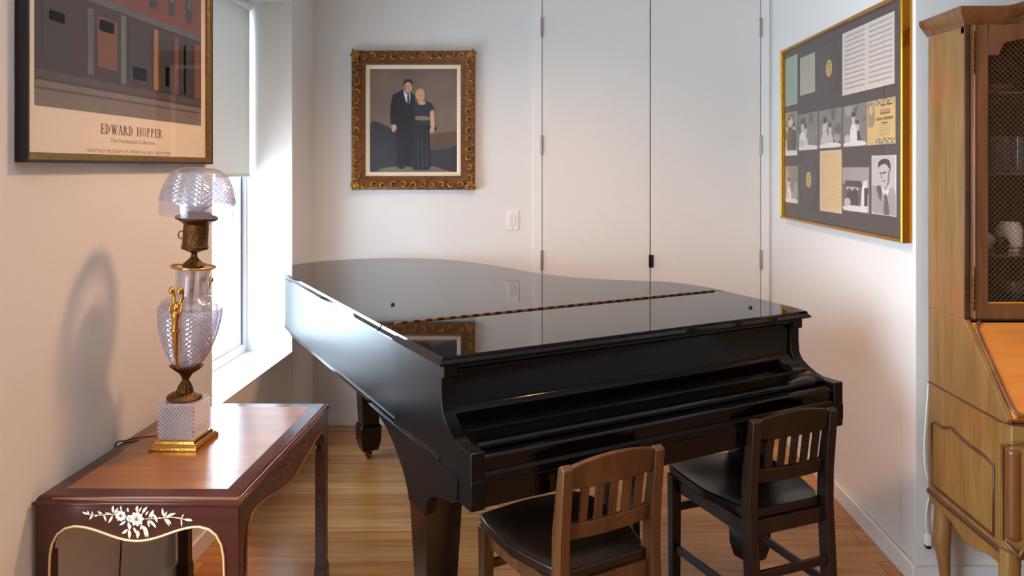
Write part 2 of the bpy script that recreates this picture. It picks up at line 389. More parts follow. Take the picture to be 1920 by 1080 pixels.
# fallboard, key slip, key bed
fb = [(.03, .981), (-.002, .981), (-.004, .972), (.002, .966), (.022, .962), (.022, .868), (.018, .856), (.004, .842), (-.018, .829), (-.045, .820), (-.058, .817), (-.06, .812), (-.066, .810), (-.07, .8105), (-.105, .803), (-.132, .799), (-.138, .795), (-.138, .786), (-.10, .78), (.03, .78)]
b = MB(); b.prism(fb, 'x', .042, 1.350); b.build('fallboard', M_piano, piano, smooth=28)
ks = [(-.05, .782), (-.150, .782), (-.170, .780), (-.176, .776), (-.176, .766), (-.168, .763), (-.168, .740), (-.172, .737), (-.178, .730), (-.178, .722), (-.05, .722)]
b = MB(); b.prism(ks, 'x', .042, 1.350); b.build('key_slip', M_piano, piano, smooth=28)
b = MB(); b.box(.042, 1.350, -.178, .42, .650, .722); b.box(.042, 1.350, -.181, -.178, .700, .712); b.build('key_bed', M_piano, piano, bevel=.002)
# shaped brackets under the case
br = [(.66, .7105), (.621, .708), (.54, .70), (.466, .681), (.40, .652), (.365, .629), (.32, .601), (.288, .573), (.268, .545), (.262, .536), (.262, .522), (.135, .522), (.125, .535), (.112, .566), (.095, .585), (.069, .598), (.03, .610), (-.019, .624), (-.045, .628), (-.058, .628), (-.070, .632), (-.083, .640), (-.10, .648), (-.10, .7105)]
for (u0, u1) in ((-.0018, .030), (1.362, 1.3938)):
    b = MB(); b.prism(br, 'x', u0, u1); b.build('bracket', M_rim, piano, bevel=.002)
def leg(cu, cv, ztop, w, d):
    q = MB()
    def sq(hw, hd, z): return [(cu-hw, cv-hd, z), (cu+hw, cv-hd, z), (cu+hw, cv+hd, z), (cu-hw, cv+hd, z)]
    q.rings([sq(w/2, d/2, ztop), sq(w/2, d/2, .53), sq(w/2*.98, d/2*.98, .50), sq(w*.37, d*.37, .19), sq(w*.37+.002, d*.37+.002, .188), sq(w*.46, d*.46, .176), sq(w*.46, d*.46, .165), sq(w*.44, d*.44, .10), sq(w*.36, d*.36, .058), sq(w*.34, d*.34, .05)][::-1])
    lg = q.build('leg', M_pianos, piano, bevel=.003)
    q = MB(); q.lathe([(.012, .028), (.014, .05)], 14, (cu, cv)); q.lathe([(.026, .044), (.026, .05)], 16, (cu, cv))
    q.box(cu-.017, cu-.012, cv-.012, cv+.014, .018, .046); q.box(cu+.012, cu+.017, cv-.012, cv+.014, .018, .046)
    T = Matrix.Translation((cu, cv, .021)) @ Matrix.Rotation(PI/2, 4, 'Y')
    q.lathe([(.016, -.011), (.021, -.008), (.021, .008), (.016, .011)], 20, T=T)
    q.build('caster', M_brass, lg, smooth=35)
leg(.060, .198, .655, .118, .125); leg(1.332, .198, .655, .118, .125); leg(.44, 2.05, .67, .118, .118)
b = MB()                                              # pedal lyre under the key bed
b.box(.63, .66, .12, .15, .16, .655); b.box(.73, .76, .12, .15, .16, .655); b.box(.58, .81, .07, .19, .10, .17)
b.build('pedal_lyre', M_pianos, piano, bevel=.003)
for u in (.63, .695, .76):
    b = MB(); b.tube(smoothpts([(u, .10, .115), (u, .04, .11), (u, -.02, .085)], 4), [.007]*9, 8); b.build('pedal', M_brass, piano, smooth=50)

# ================================================================== CHAIRS
def make_chair(loc, rz, label, wm, wd):
    c = tag(empty('slat_back_chair', loc, rz), label, 'chair')
    # local: x across, +y towards the seat front, origin on the floor
    HW = .153
    for sx in (-1, 1):                                # rear post in one piece with the rear leg
        pts = [(-.250, 0), (-.205, 0), (-.176, .43), (-.179, .55), (-.210, .736), (-.222, .743), (-.240, .733), (-.222, .54), (-.221, .43)]
        x0 = sx*HW-.016; q = MB(); q.prism(pts, 'x', x0, x0+.032); q.build('rear_leg', wm, c, bevel=.0025)
        q = MB(); xx = sx*.168
        q.rings([[(xx-t, .205-t, z), (xx+t, .205-t, z), (xx+t, .205+t, z), (xx-t, .205+t, z)] for (t, z) in ((.016, 0), (.019, .425))]); q.build('front_leg', wm, c, bevel=.003)
    def yback(z): return -.199-(z-.56)*.150 if z > .5 else -.197
    def rail(z0, z1a, name, arc=0, curve=.014, th=.018):
        q = MB(); N = 14; R = []
        for i in range(N+1):
            t = i/N*2-1; x = t*(HW-.014); yo = curve*(t*t-1); zt = z1a+arc*(1-t*t)
            R.append([(x, yback(z0)+yo-th/2, z0), (x, yback(z0)+yo+th/2, z0), (x, yback(zt)+yo+th/2, zt), (x, yback(zt)+yo-th/2, zt)])
        q.rings(R); return q.build(name, wm, c, bevel=.003, smooth=40)
    rail(.675, .738, 'crest_rail', .022); rail(.532, .577, 'lower_rail')
    for k in range(5):
        t = (k-2)/3.03; x = t*(HW-.014); yo = .014*(t*t-1); q = MB()
        q.rings([[(x-.0125, yback(z)+yo-.005, z), (x+.0125, yback(z)+yo-.005, z), (x+.0125, yback(z)+yo+.005, z), (x-.0125, yback(z)+yo+.005, z)] for z in (.575, .678)])
        q.build('slat', wm, c, bevel=.0015)
    # saddle seat
    q = MB(); NX, NY = 22, 20; vs = []; fs = []
    def outline(t, s):                                # t -1..1 across, s 0..1 rear to front
        hw = .136+.060*min(1, s*2.2)**.8 if s < .46 else .196-.022*max(0, (s-.72)/.28)**2
        y = -.196+.43*s + (.014*(1-t*t) if s > .9 else 0)
        if s < .08: hw = .135
        return t*hw, y
    for lay in (0, 1):
        for j in range(NY+1):
            for i in range(NX+1):
                t = i/NX*2-1; s = j/NY; x, y = outline(t, s)
                if lay == 0: z = .428-.014*(1-s)
                else:
                    dish = .016*(1-t**4)*(1-max(0, (s-.55)/.45)**2)*min(1, s*5)
                    z = .462-dish-.010*max(0, (s-.75)/.25)**2+.004*(1-abs(t))*max(0, (s-.6)/.4)-.016*(1-s)
                vs.append((x, y, z))
    n1 = (NX+1)*(NY+1)
    for j in range(NY):
        for i in range(NX):
            a = j*(NX+1)+i; fs.append((a, a+NX+1, a+NX+2, a+1)); fs.append((n1+a, n1+a+1, n1+a+NX+2, n1+a+NX+1))
    bd = [i for i in range(NX+1)] + [j*(NX+1)+NX for j in range(1, NY+1)] + [NY*(NX+1)+i for i in range(NX-1, -1, -1)] + [j*(NX+1) for j in range(NY-1, 0, -1)]
    for k in range(len(bd)):
        a, e = bd[k], bd[(k+1) % len(bd)]; fs.append((a, e, n1+e, n1+a))
    q.add(vs, fs); q.build('seat', wd, c, bevel=.006, smooth=40)
    for (x0, x1, y0, y1) in ((-.140, .140, -.206, -.188), (-.152, .152, .196, .212), (-.168, -.152, -.18, .19), (.152, .168, -.18, .19)):
        q = MB(); q.box(x0, x1, y0, y1, .366, .4145); q.build('apron', wm, c, bevel=.002)
    q = MB(); q.box(-.150, .150, .198, .212, .29, .318); q.build('stretcher', wm, c, bevel=.003)
    q = MB(); q.box(-.138, .138, -.226, -.210, .235, .262); q.build('stretcher', wm, c, bevel=.003)
    for sx in (-1, 1):
        q = MB(); q.rings([[(sx*.155-.008, -.21, z), (sx*.155+.008, -.21, z), (sx*.167+.008, .19, z), (sx*.167-.008, .19, z)] for z in (.150, .177)]); q.build('stretcher', wm, c, bevel=.003)
    return c
W_ch1 = wood('walnut_chair', (64, 38, 18), (96, 58, 27), .36, .0, 2, 8, 10)
W_ch1s = wood('walnut_seat_shaded', (18, 10, 6), (38, 21, 11), .34, 0, 1, 8, 10, spec=.35)  # darker than the chair frame: shade on the seat put into the colour
W_ch2 = wood('dark_chair', (20, 11, 6), (42, 23, 11), .38, 0, 2, 8, 10, spec=.35)
W_ch2s = wood('dark_seat_shaded', (8, 6, 5), (16, 10, 7), .3, 0, 1, 8, 10, spec=.35)  # seat shade darkens this colour too
def chair_at(fl, ang, label, wm, wd):                 # fl = seat's front-left corner
    a = math.radians(ang); lx, ly = -.184, .225
    make_chair((fl[0]-lx*math.cos(a)+ly*math.sin(a), fl[1]-lx*math.sin(a)-ly*math.cos(a), 0), a, label, wm, wd)
chair_at((-.194, 2.448), 31, 'brown wooden slat-back chair, the lighter of the two at the keyboard', W_ch1, W_ch1s)
chair_at((.455, 2.865), 23.5, 'dark brown slat-back chair at the right end of the keyboard', W_ch2, W_ch2s)

# ================================================================== SIDE TABLE
TW, TD, TZ = .550, .850, .655
table = tag(empty('side_table', (-1.341, 2.094, 0), math.radians(-.6)), 'dark red-brown side table with painted white flowers and gilt-edged apron', 'table')
W_tab = wood('mahogany_lacquer', (56, 24, 18), (76, 34, 24), .2, .1, 0, 6, 8, bump=.008)
W_top = wood('table_top_veneer', (118, 70, 34), (152, 98, 52), .2, .0, 0, 6, 8, bump=.006)
M_tedge = mat('orange_gold_edge', (150, 88, 44), .28, .3)
M_gtrim = mat('gilt_trim', (222, 186, 128), .4, .1)
b = MB()
def rr(x0, x1, y0, y1, z): return [(x0, y0, z), (x1, y0, z), (x1, y1, z), (x0, y1, z)]
b.rings([rr(.002, TW-.002, .002, TD-.002, .630), rr(-.002, TW+.002, -.002, TD+.002, .633), rr(-.002, TW+.002, -.002, TD+.002, .639), rr(.006, TW-.006, .006, TD-.006, .643), rr(.006, TW-.006, .006, TD-.006, .647), rr(.009, TW-.009, .009, TD-.009, .651), rr(.012, TW-.012, .012, TD-.012, .6535), rr(.016, TW-.016, .016, TD-.016, TZ)])
tt = b.build('tabletop', W_tab, table, bevel=.0012)
b = MB(); b.rings([rr(.056, TW-.056, .056, TD-.056, TZ-.001), rr(.056, TW-.056, .056, TD-.056, TZ+.0004)]); b.build('inlaid_panel', W_top, tt)
b = MB()
for (x0, x1, y0, y1) in ((TW-.0085, TW-.0055, .004, TD-.004), (.05, TW-.006, .0055, .0085)): b.box(x0, x1, y0, y1, .6465, .6505)
b.build('edge_line', M_tedge, tt)  # orange-gold line along the front and right edges
def arch(L, lw, zp, zm, n=40):                        # underside curve of an apron between legs
    P = [(lw, .44), (lw+.002, .50), (lw+.008, .530), (lw+.022, .556), (lw+.042, .571), (lw+.066, zp)]
    Q = []
    x0, x1 = lw+.066, L-lw-.066
    for i in range(1, n): t = i/n; Q.append((x0+(x1-x0)*t, zm+(zp-zm)*(.5+.5*math.cos(2*PI*t))))
    return P + Q + [(L-x, z) for x, z in P[::-1]]
fa = arch(TW, .043, .577, .539); sa = arch(TD, .045, .577, .535)
def apron(name, curve, along, at0, at1):
    q = MB(); L = TW if along == 'x' else TD
    poly = [(.006, .44)] + [(p[0], p[1]) for p in curve] + [(L-.006, .44), (L-.006, .631), (.006, .631)]
    q.prism(poly, 'y' if along == 'x' else 'x', at0, at1); return q.build(name, W_tab, table, bevel=.0012)
af = apron('apron', fa, 'x', .004, .020); ab = apron('apron', fa, 'x', TD-.020, TD-.004)
al = apron('apron', sa, 'y', .004, .020); ar = apron('apron', sa, 'y', TW-.020, TW-.004)
def strip(curve, along, at, name='gilt_trim', extra=.30):
    q = MB(); c = [(curve[0][0], .13)] + list(curve) + [(curve[-1][0], .13)]
    pts = [((p[0], at, p[1]) if along == 'x' else (at, p[0], p[1])) for p in c]
    q.tube(pts, .0032, 8); return q.build(name, M_gtrim, table, smooth=60)
strip(fa, 'x', .002); strip(sa, 'y', TW-.002).data.materials[0] = mat('dull_gilt', (120, 82, 44), .4, .2)
for (x0, y0) in ((.005, .005), (TW-.042, .005), (.005, TD-.044), (TW-.042, TD-.044)):
    q = MB(); q.box(x0, x0+.037, y0, y0+.039, .06, .50); q.box(x0-.003, x0+.041, y0-.003, y0+.043, 0, .062); q.box(x0-.002, x0+.039, y0-.002, y0+.041, .062, .075)
    q.build('leg', W_tab, table, bevel=.002)
# painted flowers on the front apron, coordinates in the flower crop (8 px per photo px)
M_pet = [mat('petal_white', (238, 230, 212), .5), mat('petal_cream', (230, 205, 170), .5), mat('petal_blue', (205, 215, 215), .5), mat('petal_peach', (222, 176, 136), .5)]
def fx(px, py):
    X = (px/8+140-1015)*(2.079)/F; Z = H-(py/8+940-CYP)*2.079/F; return X+1.334, Z
def leafpoly(x, y, ang, L, Wd, curl=.25, n=7):
    pts = []
    for i in range(n+1): t = i/n; pts.append((t*L, Wd*math.sin(PI*t)**.8*(1-.3*t)+curl*Wd*math.sin(PI*t)))
    for i in range(n-1, 0, -1): t = i/n; pts.append((t*L, -Wd*math.sin(PI*t)**.8*(1-.3*t)+curl*Wd*math.sin(PI*t)))
    a = math.radians(ang); ca, sa_ = math.cos(a), math.sin(a)
    return [(x+p[0]*ca-p[1]*sa_, y-(p[0]*sa_+p[1]*ca)) for p in pts]
fl = MB(); lay = [0]
def petal(poly, mi):
    lay[0] += 1; d = .0010+.000035*lay[0]
    fl.prism([fx(*p) for p in poly], 'y', .0045-d, .0046, mi)
leaves = [(190, 235, 160, 100, 24, 0), (200, 240, 110, 70, 20, 1), (250, 240, 240, 90, 24, 0), (255, 240, 100, 50, 20, 1), (330, 240, 215, 60, 18, 1), (400, 230, 150, 80, 26, 1), (420, 240, -70, 110, 24, 0), (540, 230, 170, 100, 30, 3),
          (570, 220, 92, 125, 30, 1), (590, 230, 60, 110, 26, 0), (560, 250, -120, 140, 30, 1), (690, 180, 92, 85, 20, 1), (800, 200, 100, 70, 26, 1), (930, 200, 85, 105, 34, 1), (960, 200, 60, 90, 24, 3),
          (1010, 220, 52, 130, 34, 1), (1060, 250, 55, 80, 22, 1), (1110, 290, 60, 150, 26, 1), (1150, 290, 75, 130, 30, 0), (1180, 230, -65, 140, 32, 0), (1100, 320, -40, 150, 34, 3), (1090, 330, -75, 100, 26, 1), (1130, 330, -50, 140, 30, 0),
          (1300, 290, 170, 50, 16, 1), (1340, 270, 100, 140, 28, 1), (1350, 270, 65, 90, 22, 0), (1370, 270, 20, 160, 30, 1), (1340, 290, -55, 150, 28, 3), (1380, 300, -50, 110, 24, 0), (1600, 300, 60, 90, 16, 1), (1610, 300, 75, 70, 16, 3), (1600, 300, -85, 120, 18, 1), (1650, 310, -8, 125, 30, 1), (1600, 290, 172, 80, 10, 1),
          (760, 330, 215, 120, 30, 2), (800, 350, -85, 100, 36, 1), (820, 380, -95, 90, 40, 1), (790, 460, 215, 110, 34, 0), (810, 460, -88, 145, 40, 1), (880, 430, -70, 90, 26, 0), (935, 470, -88, 125, 46, 1), (1000, 400, -50, 140, 40, 2), (1030, 400, -78, 190, 36, 1), (1060, 420, -75, 170, 26, 0), (1000, 380, -100, 90, 30, 3)]
for (x, y, a, L, Wd, mi) in leaves: petal(leafpoly(x, y, a, L, Wd*.72), mi)
for (cx, cy, R) in ((685, 255, 82), (930, 300, 108), (825, 290, 50)):
    for ring, (rr_, k) in enumerate(((1, 9), (.68, 7), (.4, 5))):
        for i in range(k):
            a = 360*i/k+ring*22; x = cx+math.cos(math.radians(a))*R*rr_*.42; y = cy-math.sin(math.radians(a))*R*rr_*.42
            petal(leafpoly(x, y, a, R*rr_*.62, R*rr_*.30, .0), (i+ring) % 3 if ring < 2 else 3)
stem = [(190, 240), (330, 250), (560, 240), (700, 280), (930, 300), (1150, 300), (1330, 285), (1470, 275), (1600, 300), (1760, 310)]
pts = smoothpts([(fx(x, y)[0], .0035, fx(x, y)[1]) for x, y in stem], 4); fl.tube(pts, .0009, 6, 1)
fl.build('painted_flowers', M_pet, af)
sf = MB(); rnd = random.Random(4)                      # dull gold scroll on the right-hand apron
for k in range(34):
    y = .24+k*.0125; z = .588+.012*math.sin(k*1.3)-.012*math.cos(2*PI*(y/TD)) ; a = rnd.uniform(0, 2*PI)
    L = rnd.uniform(.008, .017)
    P = [(y+L*math.cos(a)*t+.004*math.sin(PI*t)*math.sin(a), z+L*.8*math.sin(a)*t-.004*math.sin(PI*t)*math.cos(a)) for t in (0, .25, .5, .75, 1)]
    sf.tube([(TW-.0038, p[0], p[1]) for p in P], [.0008, .0016, .0018, .0014, .0005], 6)
sf.build('painted_scroll', mat('dull_gold_paint', (112, 84, 58), .45, .2), ar)

# ================================================================== TABLE LAMP
lamp = tag(empty('crystal_table_lamp', (-1.123, 2.500, TZ+.0005), math.radians(-2)), 'cut crystal urn table lamp with gilt handles and glass dome shade', 'lamp')
def diamond_grid(q, P, nu, nv, amp, mi=0, closeu=True):
    """hobnail surface: P(u, v, off) gives a point; pyramids alternate so facets catch the light"""
    vs = []; fs = []
    for j in range(nv+1):
        for i in range(nu if closeu else nu+1):
            off = amp if (i+j) % 2 == 0 else 0
            if j in (0, nv): off = 0
            vs.append(P(i/nu, j/nv, off))
    W = nu if closeu else nu+1
    for j in range(nv):
        for i in range(nu):
            a = j*W+i; b_ = j*W+(i+1) % W; c_ = (j+1)*W+(i+1) % W; d_ = (j+1)*W+i
            if (i+j) % 2 == 0: fs += [(a, b_, d_), (b_, c_, d_)]
            else: fs += [(a, b_, c_), (a, c_, d_)]
    q.add(vs, fs, mi)
b = MB()
def sqr(h, z): return [(-h, -h*1.05, z), (h, -h*1.05, z), (h, h*1.05, z), (-h, h*1.05, z)]
b.rings([sqr(.074, 0), sqr(.075, .004), sqr(.074, .011), sqr(.069, .015), sqr(.067, .018), sqr(.063, .019), sqr(.061, .024), sqr(.059, .0275)])
base_p = b.build('plinth', M_gold, lamp, bevel=.001)
b = MB()
for sd in range(4):
    for k in range(24):
        t = -.058+.116*k/23; T = Matrix.Rotation(sd*PI/2, 4, 'Z'); b.ball((t, -.0685, .0175), .0019, 6, T=T)
b.build('beading', M_gold, base_p, smooth=60)
# cut crystal block: four hobnail faces
b = MB(); hb = .054
for sd in range(4):
    T = Matrix.Rotation(sd*PI/2, 3, 'Z')
    diamond_grid(b, lambda u, v, o, T=T: tuple(T @ Vector((-hb+2*hb*u, -hb-o, .0285+.112*v))), 18, 18, 0.0055, 0, False)
b.add([(-hb, -hb, .0285), (hb, -hb, .0285), (hb, hb, .0285), (-hb, hb, .0285), (-hb, -hb, .1405), (hb, -hb, .1405), (hb, hb, .1405), (-hb, hb, .1405)], [(3, 2, 1, 0), (4, 5, 6, 7)])
b.build('crystal_block', M_cut, lamp)
# upper stack leans a touch to the right, as in the photo
TL = Matrix.Translation((0, 0, .142)) @ Matrix.Rotation(math.radians(4.0), 4, 'Y') @ Matrix.Translation((0, 0, -.142))
flute = lambda n, a0: (lambda a, z: 1+a0*math.cos(n*a))
b = MB(); b.lathe([(.050, .141), (.053, .145), (.051, .150), (.044, .156), (.034, .160), (.026, .163)], 48, T=TL)
b.lathe([(.024, .163), (.022, .172), (.019, .182), (.014, .192), (.009, .200), (.010, .204), (.013, .210), (.018, .220), (.028, .228), (.038, .236), (.046, .243), (.048, .247), (.043, .247), (.034, .240)], 64, T=TL, wob=flute(12, .07))
b.build('bronze_foot', M_brassd, lamp, smooth=50)
up = [(.030, .242), (.044, .256), (.058, .280), (.071, .310), (.082, .345), (.0895, .38), (.0925, .41), (.0915, .430), (.086, .445), (.076, .455), (.060, .462), (.050, .468), (.0485, .48), (.0485, .53), (.052, .545), (.060, .553), (.062, .556)]
ins = [(.055, .556), (.045, .543), (.042, .53), (.042, .47), (.052, .458), (.078, .442), (.082, .42), (.083, .40), (.078, .365), (.066, .32), (.048, .275), (.030, .258)]
b = MB(); b.lathe(up + ins, 48, T=TL, wob=None, cap=True); urn = b.build('crystal_urn', M_crys, lamp, smooth=50)
b = MB()                                              # the cut diamond zone around the urn's belly
zs = up[1:8]
def belly(u, v, o):
    t = v*(len(zs)-1); k = min(int(t), len(zs)-2); f = t-k; r = zs[k][0]*(1-f)+zs[k+1][0]*f; z = zs[k][1]*(1-f)+zs[k+1][1]*f
    a = 2*PI*u; p = TL @ Vector(((r+o+.0006)*math.cos(a), (r+o+.0006)*math.sin(a), z)); return tuple(p)
diamond_grid(b, belly, 60, 26, .0032); b.build('diamond_cutting', M_cut, urn)
b = MB(); b.lathe([(.006, .25), (.006, .575)], 12, T=TL); b.build('stem', M_brass, lamp, smooth=40)
b = MB(); b.tube([TL @ Vector((.063*math.cos(a), .063*math.sin(a), .557)) for a in [2*PI*i/60 for i in range(60)]], [(.0030 if i % 2 else .0046) for i in range(60)], 8, closed=True)
b.build('rope_ring', M_gold, lamp, smooth=60)
b = MB(); b.lathe([(.030, .556), (.034, .562), (.024, .572), (.014, .582), (.010, .588), (.008, .598), (.014, .604)], 40, T=TL, wob=flute(8, .08))
b.lathe([(.012, .602), (.026, .607), (.039, .613), (.041, .620), (.038, .624), (.0375, .672), (.0385, .676), (.037, .680), (.037, .690), (.041, .694), (.050, .700), (.062, .706), (.064, .711), (.061, .717), (.052, .719), (.040, .726), (.030, .73)], 40, T=TL)
b.tube([TL @ Vector((-.041-.009*math.sin(a), -.010, .655+.012*math.cos(a))) for a in [PI*2*i/16 for i in range(16)]], .0018, 6, closed=True)
b.build('burner_collar', M_brassd, lamp, smooth=40)
# dome shade, hobnail in its middle band
so = [(.106, .716), (.1095, .722), (.111, .735), (.1105, .755), (.107, .780), (.101, .803), (.094, .822), (.085, .840), (.074, .853), (.062, .862), (.050, .867), (.040, .8685)]
si = [(.038, .865), (.049, .8635), (.060, .8585), (.071, .850), (.0815, .8375), (.0905, .820), (.0975, .802), (.1035, .779), (.107, .755), (.1075, .735), (.106, .722)]
b = MB(); rgs = [[tuple(TL @ Vector((r*math.cos(a), r*math.sin(a), z))) for a in [2*PI*i/56 for i in range(56)]] for r, z in so+si]; rgs.append(rgs[0]); b.rings(rgs, 0, True, False, False)
shd = b.build('glass_shade', M_crys, lamp, smooth=50)
zs2 = so[3:9]
def dome(u, v, o):
    t = v*(len(zs2)-1); k = min(int(t), len(zs2)-2); f = t-k; r = zs2[k][0]*(1-f)+zs2[k+1][0]*f; z = zs2[k][1]*(1-f)+zs2[k+1][1]*f
    a = 2*PI*u; return tuple(TL @ Vector(((r+o+.0006)*math.cos(a), (r+o+.0006)*math.sin(a), z)))
b = MB(); diamond_grid(b, dome, 70, 16, .003); b.build('shade_cutting', M_cut, shd)
b = MB(); b.lathe([(.014, .728), (.020, .735), (.036, .745), (.041, .757), (.038, .772), (.028, .785), (.014, .792)], 28, T=TL); b.build('globe_bulb', M_frost, lamp, smooth=50)
# gilt caryatid handles
def handle(phi):
    q = MB(); T = TL @ Matrix.Rotation(phi, 4, 'Z')
    def tb(P, R, n=10): q.tube([T @ Vector(p) for p in smoothpts(P, 5)], [max(.0006, v) for v in [x for i in range(len(R)-1) for x in [R[i]+(R[i+1]-R[i])*j/5 for j in range(5)]]+[R[-1]]], n)
    # local +x is outward
    tb([(.070, 0, .27), (.083, 0, .30), (.094, 0, .34), (.101, 0, .372)], [.0035, .0055, .0075, .010])           # tapered herm
    tb([(.101, 0, .372), (.102, 0, .378), (.103, 0, .383)], [.0125, .0140, .0120])                              # belt
    tb([(.103, 0, .383), (.105, 0, .400), (.106, 0, .418), (.107, 0, .430), (.107, 0, .438)], [.0095, .0085, .0120, .0115, .0055])   # torso
    q.ball(T @ Vector((.109, 0, .446)), .0092, 12); q.ball(T @ Vector((.105, 0, .452)), .0098, 10)                 # head and hair
    q.ball(T @ Vector((.116, .0045, .424)), .0045, 8); q.ball(T @ Vector((.116, -.0045, .424)), .0045, 8)
    for s in (-1, 1):
        tb([(.106, s*.010, .428), (.110, s*.017, .440), (.104, s*.014, .456), (.098, s*.008, .462)], [.0045, .0040, .0036, .0032])   # raised arms
        tb([(.100, s*.008, .458), (.098, s*.012, .475), (.102, s*.014, .492), (.112, s*.013, .504), (.120, s*.012, .500), (.120, s*.012, .492)], [.0055, .0048, .0052, .0068, .0075, .006])
    tb([(.100, 0, .455), (.075, 0, .462), (.058, 0, .470)], [.005, .004, .004])
    tb([(.070, 0, .27), (.064, 0, .258), (.050, 0, .250)], [.0035, .0035, .003])
    q.build('handle', M_gold, lamp, smooth=60)
handle(math.radians(-87)); handle(math.radians(93))
# lamp cord over the back of the table and hanging below
b = MB()
b.tube(smoothpts([(-1.20, 2.585, TZ+.004), (-1.24, 2.56, TZ+.004), (-1.285, 2.545, TZ+.004), (-1.318, 2.515, TZ+.003), (-1.335, 2.495, TZ+.002), (-1.3415, 2.49, TZ-.05), (-1.341, 2.48, .58), (-1.335, 2.50, .50), (-1.33, 2.52, .40), (-1.334, 2.515, .25), (-1.330, 2.50, .10), (-1.30, 2.48, .006), (-1.28, 2.6, .006)], 6), .0024, 8)
tag(b.build('lamp_cord', M_black, smooth=60), 'thin dark lamp cord trailing over the wall side of the side table', 'cord')
b = MB(); b.tube(smoothpts([(-1.335, 2.50, .60), (-1.29, 2.40, .565), (-1.262, 2.36, .520), (-1.245, 2.36, .520), (-1.23, 2.38, .56), (-1.22, 2.42, .60)], 6), .0026, 8)
tag(b.build('cord_loop', M_black, smooth=60), 'short loop of dark cable hanging beneath the side table', 'cord')

# ================================================================== POSTER on the left wall
PY0, PY1, PZ0, PZ1, PD = 2.033, 3.185, 1.536, 2.44, .034
poster = tag(empty('framed_poster', (XL, (PY0+PY1)/2, (PZ0+PZ1)/2), PI/2), 'large framed art poster with EDWARD HOPPER lettering on the left wall', 'poster')
pw, ph = PY1-PY0, PZ1-PZ0
M_gb = mat('mottled_gold_green', (120, 96, 44), .35, .5, bump=.3, bscale=60, var=.5, vscale=38)
M_frb = mat('black_frame_lacquer', (12, 11, 14), .25)
b = MB(); fw = .024
b.sweep_frame([(0, .002), (0, PD-.010), (fw-.008, PD-.010), (fw-.008, PD), (fw, PD), (fw, .002)], pw-2*fw, ph-2*fw); b.build('frame', M_frb, poster, bevel=.0015)
b = MB(); b.sweep_frame([(-.003, .012), (-.003, PD-.012), (.004, PD-.006), (fw-.007, PD-.001), (fw-.007, PD-.012), (.004, .012)], pw-2*fw, ph-2*fw); b.build('gilt_inner_frame', M_gb, poster)
b = MB(); b.box(-pw/2+.02, pw/2-.02, -.014, -.010, -ph/2+.02, ph/2-.02); sheet = b.build('poster_sheet', mat('poster_paper', (226, 212, 190), .6), poster)
def pp(x, y):                                         # photo position -> local (x, z) on the sheet
    Y, Z = wall_point(x, y, XL+.014); return Y-(PY0+PY1)/2, Z-(PZ0+PZ1)/2
# plain colour-block stand-in for the printed picture
ax0 = pp(64, 197)[0]; ax1 = pp(377, 235)[0]; az0 = pp(64, 197)[1]; az1 = ph/2-.055
art = MB(); cols = [mat('print_'+n, c, .55, var=.18, vscale=14) for n, c in
     (('plum', (56, 38, 52)), ('brick', (116, 62, 50)), ('road', (118, 108, 100)), ('kerb', (78, 68, 64)), ('teal', (92, 112, 108)), ('ochre', (150, 112, 64)), ('ink', (50, 46, 50)), ('cream', (196, 178, 140)), ('slate', (84, 94, 98)), ('rust', (112, 68, 48)))]
def blk(u0, u1, v0, v1, mi, l=1): art.box(ax0+(ax1-ax0)*u0, ax0+(ax1-ax0)*u1, -.0142-.0003*l, -.0142, az0+(az1-az0)*v0, az0+(az1-az0)*v1, mi)
blk(0, 1, 0, 1, 0, 0)
blk(0, 1, 0, .065, 2); blk(0, 1, .065, .075, 3); blk(0, 1, .075, .10, 2); blk(0, 1, .10, .11, 6); blk(0, 1, .11, .14, 3)
blk(0, 1, .47, .50, 8); blk(0, 1, .50, .80, 1); blk(0, 1, .80, .88, 8); blk(0, 1, .88, 1, 7)
for (u0, u1, v0, v1, c) in ((.03, .16, .16, .40, 6), (.06, .13, .34, .38, 7), (.24, .27, .16, .44, 8), (.29, .40, .20, .42, 9), (.30, .38, .36, .41, 7), (.42, .45, .15, .46, 4), (.47, .60, .17, .41, 6), (.49, .58, .18, .24, 4),
                        (.63, .66, .15, .45, 5), (.69, .76, .15, .44, 6), (.71, .74, .18, .28, 4), (.78, .81, .15, .45, 9), (.83, .93, .15, .43, 6), (.85, .87, .16, .42, 8), (.94, .99, .15, .45, 9)):
    blk(u0, u1, v0, v1, c, 2)
for k, (wd, h) in enumerate(((.05, .2), (.04, .19), (.06, .2), (.04, .18), (.05, .2), (.045, .19), (.05, .2))):
    u = .06+k*.135; blk(u, u+wd, .55, .55+h, 6, 2); blk(u+.01, u+wd-.01, .62, .55+h-.02, (7, 4, 7, 8, 7, 4, 8)[k], 3)
art.build('printed_picture', cols, sheet)
